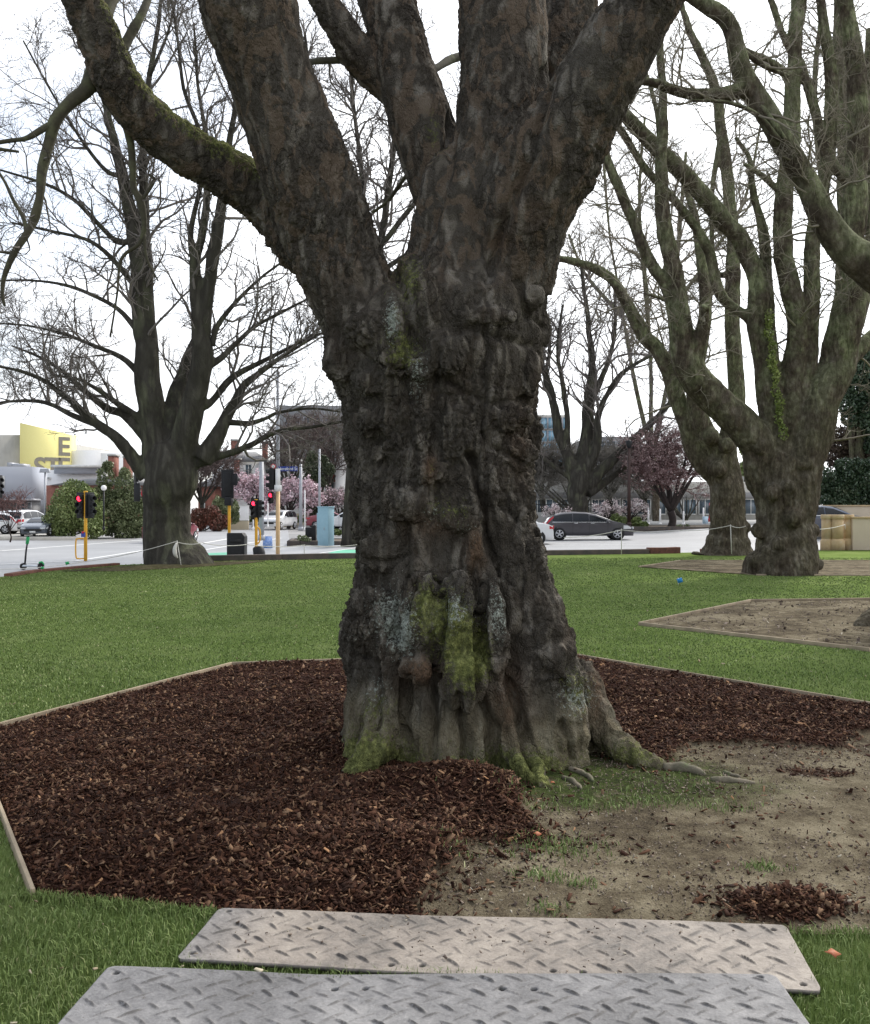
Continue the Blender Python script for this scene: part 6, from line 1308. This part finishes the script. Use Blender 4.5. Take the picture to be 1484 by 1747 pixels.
# ---- street poles and lamps
def street_pole(label, px, pyb, pyt, d, r, mt, cat='pole', name='street_pole', lamp=None):
    z0 = zz_(pyb, d); z0 = max(z0, float(roadz(P(px,865,d)[0]))-.02) if d < 60 else z0; S = empty(name, at_d(px, d, z0), label, cat); h = zz_(pyt, d)-z0
    pole(S, 'post', 0, h, r*1.15, r*.85, mt); pole(S, 'base', 0, .25, r*1.6, r*1.5, mt)
    if lamp == 'box': MB().box((0,0,h+.12), (.7,.3,.26), top=(.8,.8)).build('lamp_head', m_grey, S, bevel=.02)
    if lamp == 'globe': MB().ball((0,0,h+.13), .17, 16, 12).build('lamp_globe', m_white, S, True)
    if lamp == 'lantern': MB().tube([(0,0,h),(0,0,h+.10),(0,0,h+.5),(0,0,h+.62)], [.10,.16,.26,.04], 10).build('lantern', m_black, S)
    return S
street_pole('tall plain grey street pole left of the signal mast', 446, 922, 788, 44, .11, m_grey)
street_pole('slim grey pole with a thick foot right of the street name sign', 513, 905, 792, 66, .11, m_grey)
street_pole('very thin pale pole beside the slim grey pole', 520, 905, 836, 70, .05, m_white)
street_pole('pale lamp column rising behind the blue cabinet', 545, 905, 766, 68, .085, m_grey)
street_pole('thin white post in front of the clipped hedge, under the short signal', 432, 904, 866, 72, .05, m_white)
street_pole('thin white post left of the white ute', 457, 900, 858, 76, .05, m_white)
street_pole('thin lamp column with a box shaped lamp in front of the white building', 77, 905, 806, 62, .07, m_grey, 'street lamp', 'street_lamp', 'box')
street_pole('lamp post with a white globe in front of the olive shrub', 177, 905, 836, 58, .05, m_black, 'street lamp', 'street_lamp', 'globe')
street_pole('dark brown lamp post beside the purple plum tree', 1073, 897, 765, 67.5, .12, pmat('brown_paint', (.06,.035,.03), None, 4, .5), 'street lamp', 'street_lamp', 'lantern')
street_pole('white sign post left of the leaning plane tree', 1218, 905, 866, 65, .22, m_white, 'post', 'sign_post')
street_pole('red post beside the white sign post', 1212, 890, 858, 74.5, .13, m_tail, 'post', 'sign_post')
for i_, (px, pyt) in enumerate(((1106,866),(1126,868),(1166,872),(1200,866))): street_pole(['pale bollard post behind the planter, nearest the lamp post','pale bollard post left of the plum tree stem','pale bollard post right of the plum tree stem','slim tan post next to the small blue notice'][i_], px, 897, pyt, 76, .07, m_white, 'post', 'bollard_post')
S = empty('notice_sign', at_d(1203, 72.5, .34), 'small pale blue notice board in the planter by the red post', 'sign'); MB().box((0,0,.35), (.42,.03,.56)).build('board', pmat('pale_blue_board', (.55,.72,.85), None, 3, .5), S); MB().cyl((0,.03,0),(0,.03,.6), .03, n=6).build('stake', m_grey, S)
# ---- bins, cabinet, sign, bollards
b0 = at_d(404, 35.2, -.33); S = empty('litter_bin', b0, 'large black litter bin behind the kerb wall under the signal seen from behind', 'bin'); H_ = zz_(909,35.2)+.33
MB().prism([(-.32,0),(.33,0),(.345,H_-.13),(.25,H_),(-.32,H_)], -.28, .28).build('body', m_black, S, bevel=.025); MB().box((.02,-.29,H_-.30), (.42,.02,.14)).build('slot', m_trim, S)
b0 = at_d(441, 35.0, -.33); S = empty('ground_drum', b0, 'short black drum leaning behind the kerb wall below the short signal', 'drum'); H_ = zz_(932,35)+.33; MB().tube([(.06,0,0),(.02,0,H_*.6),(-.02,0,H_-.05),(-.03,0,H_)], [.23,.22,.20,.15], 18).build('shell', m_black, S, True)
m_cab = pmat('pale_blue_cabinet_paint', (.32,.50,.58), (.28,.45,.53), 2, .5); d = 48.6; b0 = at_d(556, d, -.30); S = empty('utility_cabinet', b0, 'tall pale blue utility cabinet on the traffic island', 'cabinet'); H_ = zz_(866,d)+.30; hw_ = 13*d/F
o_ = MB().box((0,0,H_/2), (2*hw_*.82,.55,H_)).build('cabinet_body', m_cab, S, bevel=.015); o_.rotation_euler = (0,0,R(-28))
o_ = MB().box((-.15,-.25,H_*.5), (2*hw_*.82-.16,.02,H_*.72)).build('door', m_cab, S, bevel=.008); o_.rotation_euler = (0,0,R(-28)); MB().box((.08,-.27,H_*.45), (.03,.04,.16)).build('handle', m_grey, o_)
o_ = MB().box((0,0,H_+.03), (2*hw_*.82+.06,.61,.06)).build('lid', m_cab, S, bevel=.01); o_.rotation_euler = (0,0,R(-28))
d = 52.5; S = empty('control_box', at_d(532, d, -.13), 'black control box on a plinth left of the pale blue cabinet', 'control box'); MB().box((-.12,0,.42), (.45,.4,.55)).build('box', m_black, S, bevel=.02); MB().box((.12,0,.36), (.24,.45,.90)).build('housing', m_black, S, bevel=.02)
S = empty('bollard', at_d(587.5, 52, -.13), 'black bollard between the pale blue cabinet and the big trunk', 'bollard'); pole(S, 'post', 0, .70, .085, .08, m_black); MB().ball((0,0,.70), (.085,.085,.05)).build('cap', m_black, S)
d = 46; S = empty('sandwich_board', at_d(456.5, d, -.33), 'small blue sandwich board standing at the foot of the grey pole', 'sign'); m_bb = pmat('blue_board', (.10,.22,.55), (.35,.45,.70), 9, .5)
for s in (-1, 1): o_ = MB().box((0,s*.12,.28), (.44,.03,.60)).build('board', m_bb, S); o_.rotation_euler = (s*R(12),0,0)
# ---- green hire scooter
m_lime = pmat('green_plastic', (.03,.38,.12), None, 5, .4); d = 31.2; b0 = at_d(43, d, -.38); S = empty('kick_scooter', b0, 'electric kick scooter with a green battery sleeve leaning on its stand at the lower left', 'scooter'); q = lambda px, py, y=0: ((px-43)*d/F, y, zz_(py, d)+.38)
MB().tube([q(42,968), q(44.5,940), q(48.5,914)], [.032,.030,.026], 8).build('stem', m_black, S); MB().tube([q(46.2,928), q(48,916)], [.05,.055], 10).build('battery_sleeve', m_lime, S); MB().tube([q(37.5,911,-.12), q(48.5,912,0), q(62,910,.14)], .018, 8).build('handlebar', m_black, S)
MB().tube([q(38,911,-.12), q(41,911,-.08)], .028, 8).build('grip', m_trim, S)
MB().prism([(-.09,.10),(.42,.09),(.44,.14),(-.05,.16)], -.08, .08).build('deck', m_sil, S, bevel=.015)
for xx in (-.06, .52): MB().tube([(xx,-.03,.11),(xx,.03,.11)], .11, 18).build('wheel', m_tyre, S)
MB().tube(smooth_line([(.62,0,.16),(.56,0,.25),(.46,0,.22)], 10), .03, 6).build('mudguard', m_lime, S)
def flag(px, py, label, mt, h=.14, z=0., d_=None):
    p = G(px, py, z); S = empty('marker_flag', p, label, 'marker'); MB().cyl((0,0,0),(0,0,h), .006, n=5).build('pin', m_white, S); s = h*.6
    MB().prism([(0,h*.25),(s,h*.45),(s*.7,h),(-s*.3,h*.8)], -.03, .03).build('flag', mt, S)
m_bl = pmat('blue_tape', (.03,.25,.62), None, 3, .5)
flag(1157, 998, 'small crumpled blue marker flag on the lawn left of the far soil bed', m_bl, .16)
flag(113, 966, 'tiny green marker standing on the brick edging left of the bare tree', m_lime, .14, .06); flag(71, 973, 'green marker lying low on the brick edging by the scooter', m_lime, .10, .05)
# ---- white rope cordons
m_rope = pmat('white_rope', (.62,.60,.55), None, 30, .8)
def rope(label, pts, sag=.05, stakes=(), z=None):
    a0_ = P(*pts[0]); S = empty('rope_cordon', (a0_[0], a0_[1], 0), label, 'rope'); o0 = np.array(S.location)
    for a, c in zip(pts[:-1], pts[1:]):
        A_, C_ = P(*a), P(*c); t_ = np.linspace(0, 1, 14)[:, None]; L_ = A_*(1-t_)+C_*t_; L_[:,2] -= (4*t_*(1-t_))[:,0]*sag; MB().tube(L_-o0, .011, 5).build('rope', m_rope, S)
    for (px, pyt, pyb, d_, lean) in stakes: A_ = P(px, pyt, d_); C_ = P(px+lean, pyb, d_); MB().tube(np.array([A_, C_])-o0, .013, 6).build('stake', m_rope, S)
    return S
rs_ = rope('sagging white rope cordon on stakes round the left bare tree', [(-10,971,27.5),(145,958,27.2),(300,924,26.8),(345,926,27.2),(420,929,28.5),(519,930,30),(612,929,31)], .06, [(302,922,972,26.8,8),(519,929,951,30.4,0)])
MB().tube(smooth_line([P(301,926,26.75), P(298,936,26.7), P(299,946,26.7), P(303,952,26.75)], 12)-np.array(rs_.location), [.02+.04*math.sin(k/11*math.pi) for k in range(12)], 8).build('rope_coil', m_rope, rs_, True)
rope('white rope cordon on stakes running past the grey car to the sandstone pier', [(962,917,31),(1060,904,31.5),(1160,905,31),(1246,896.5,30),(1272,897.5,29.5)], .06, [(1060,902,947,31.5,0),(1246,895,945,30,2)])
rope('short white rope tied from the multi stemmed tree to the sandstone pier', [(1388,903,32),(1441,895,36.6)], .05, [(1441,894,903,36.6,1)])
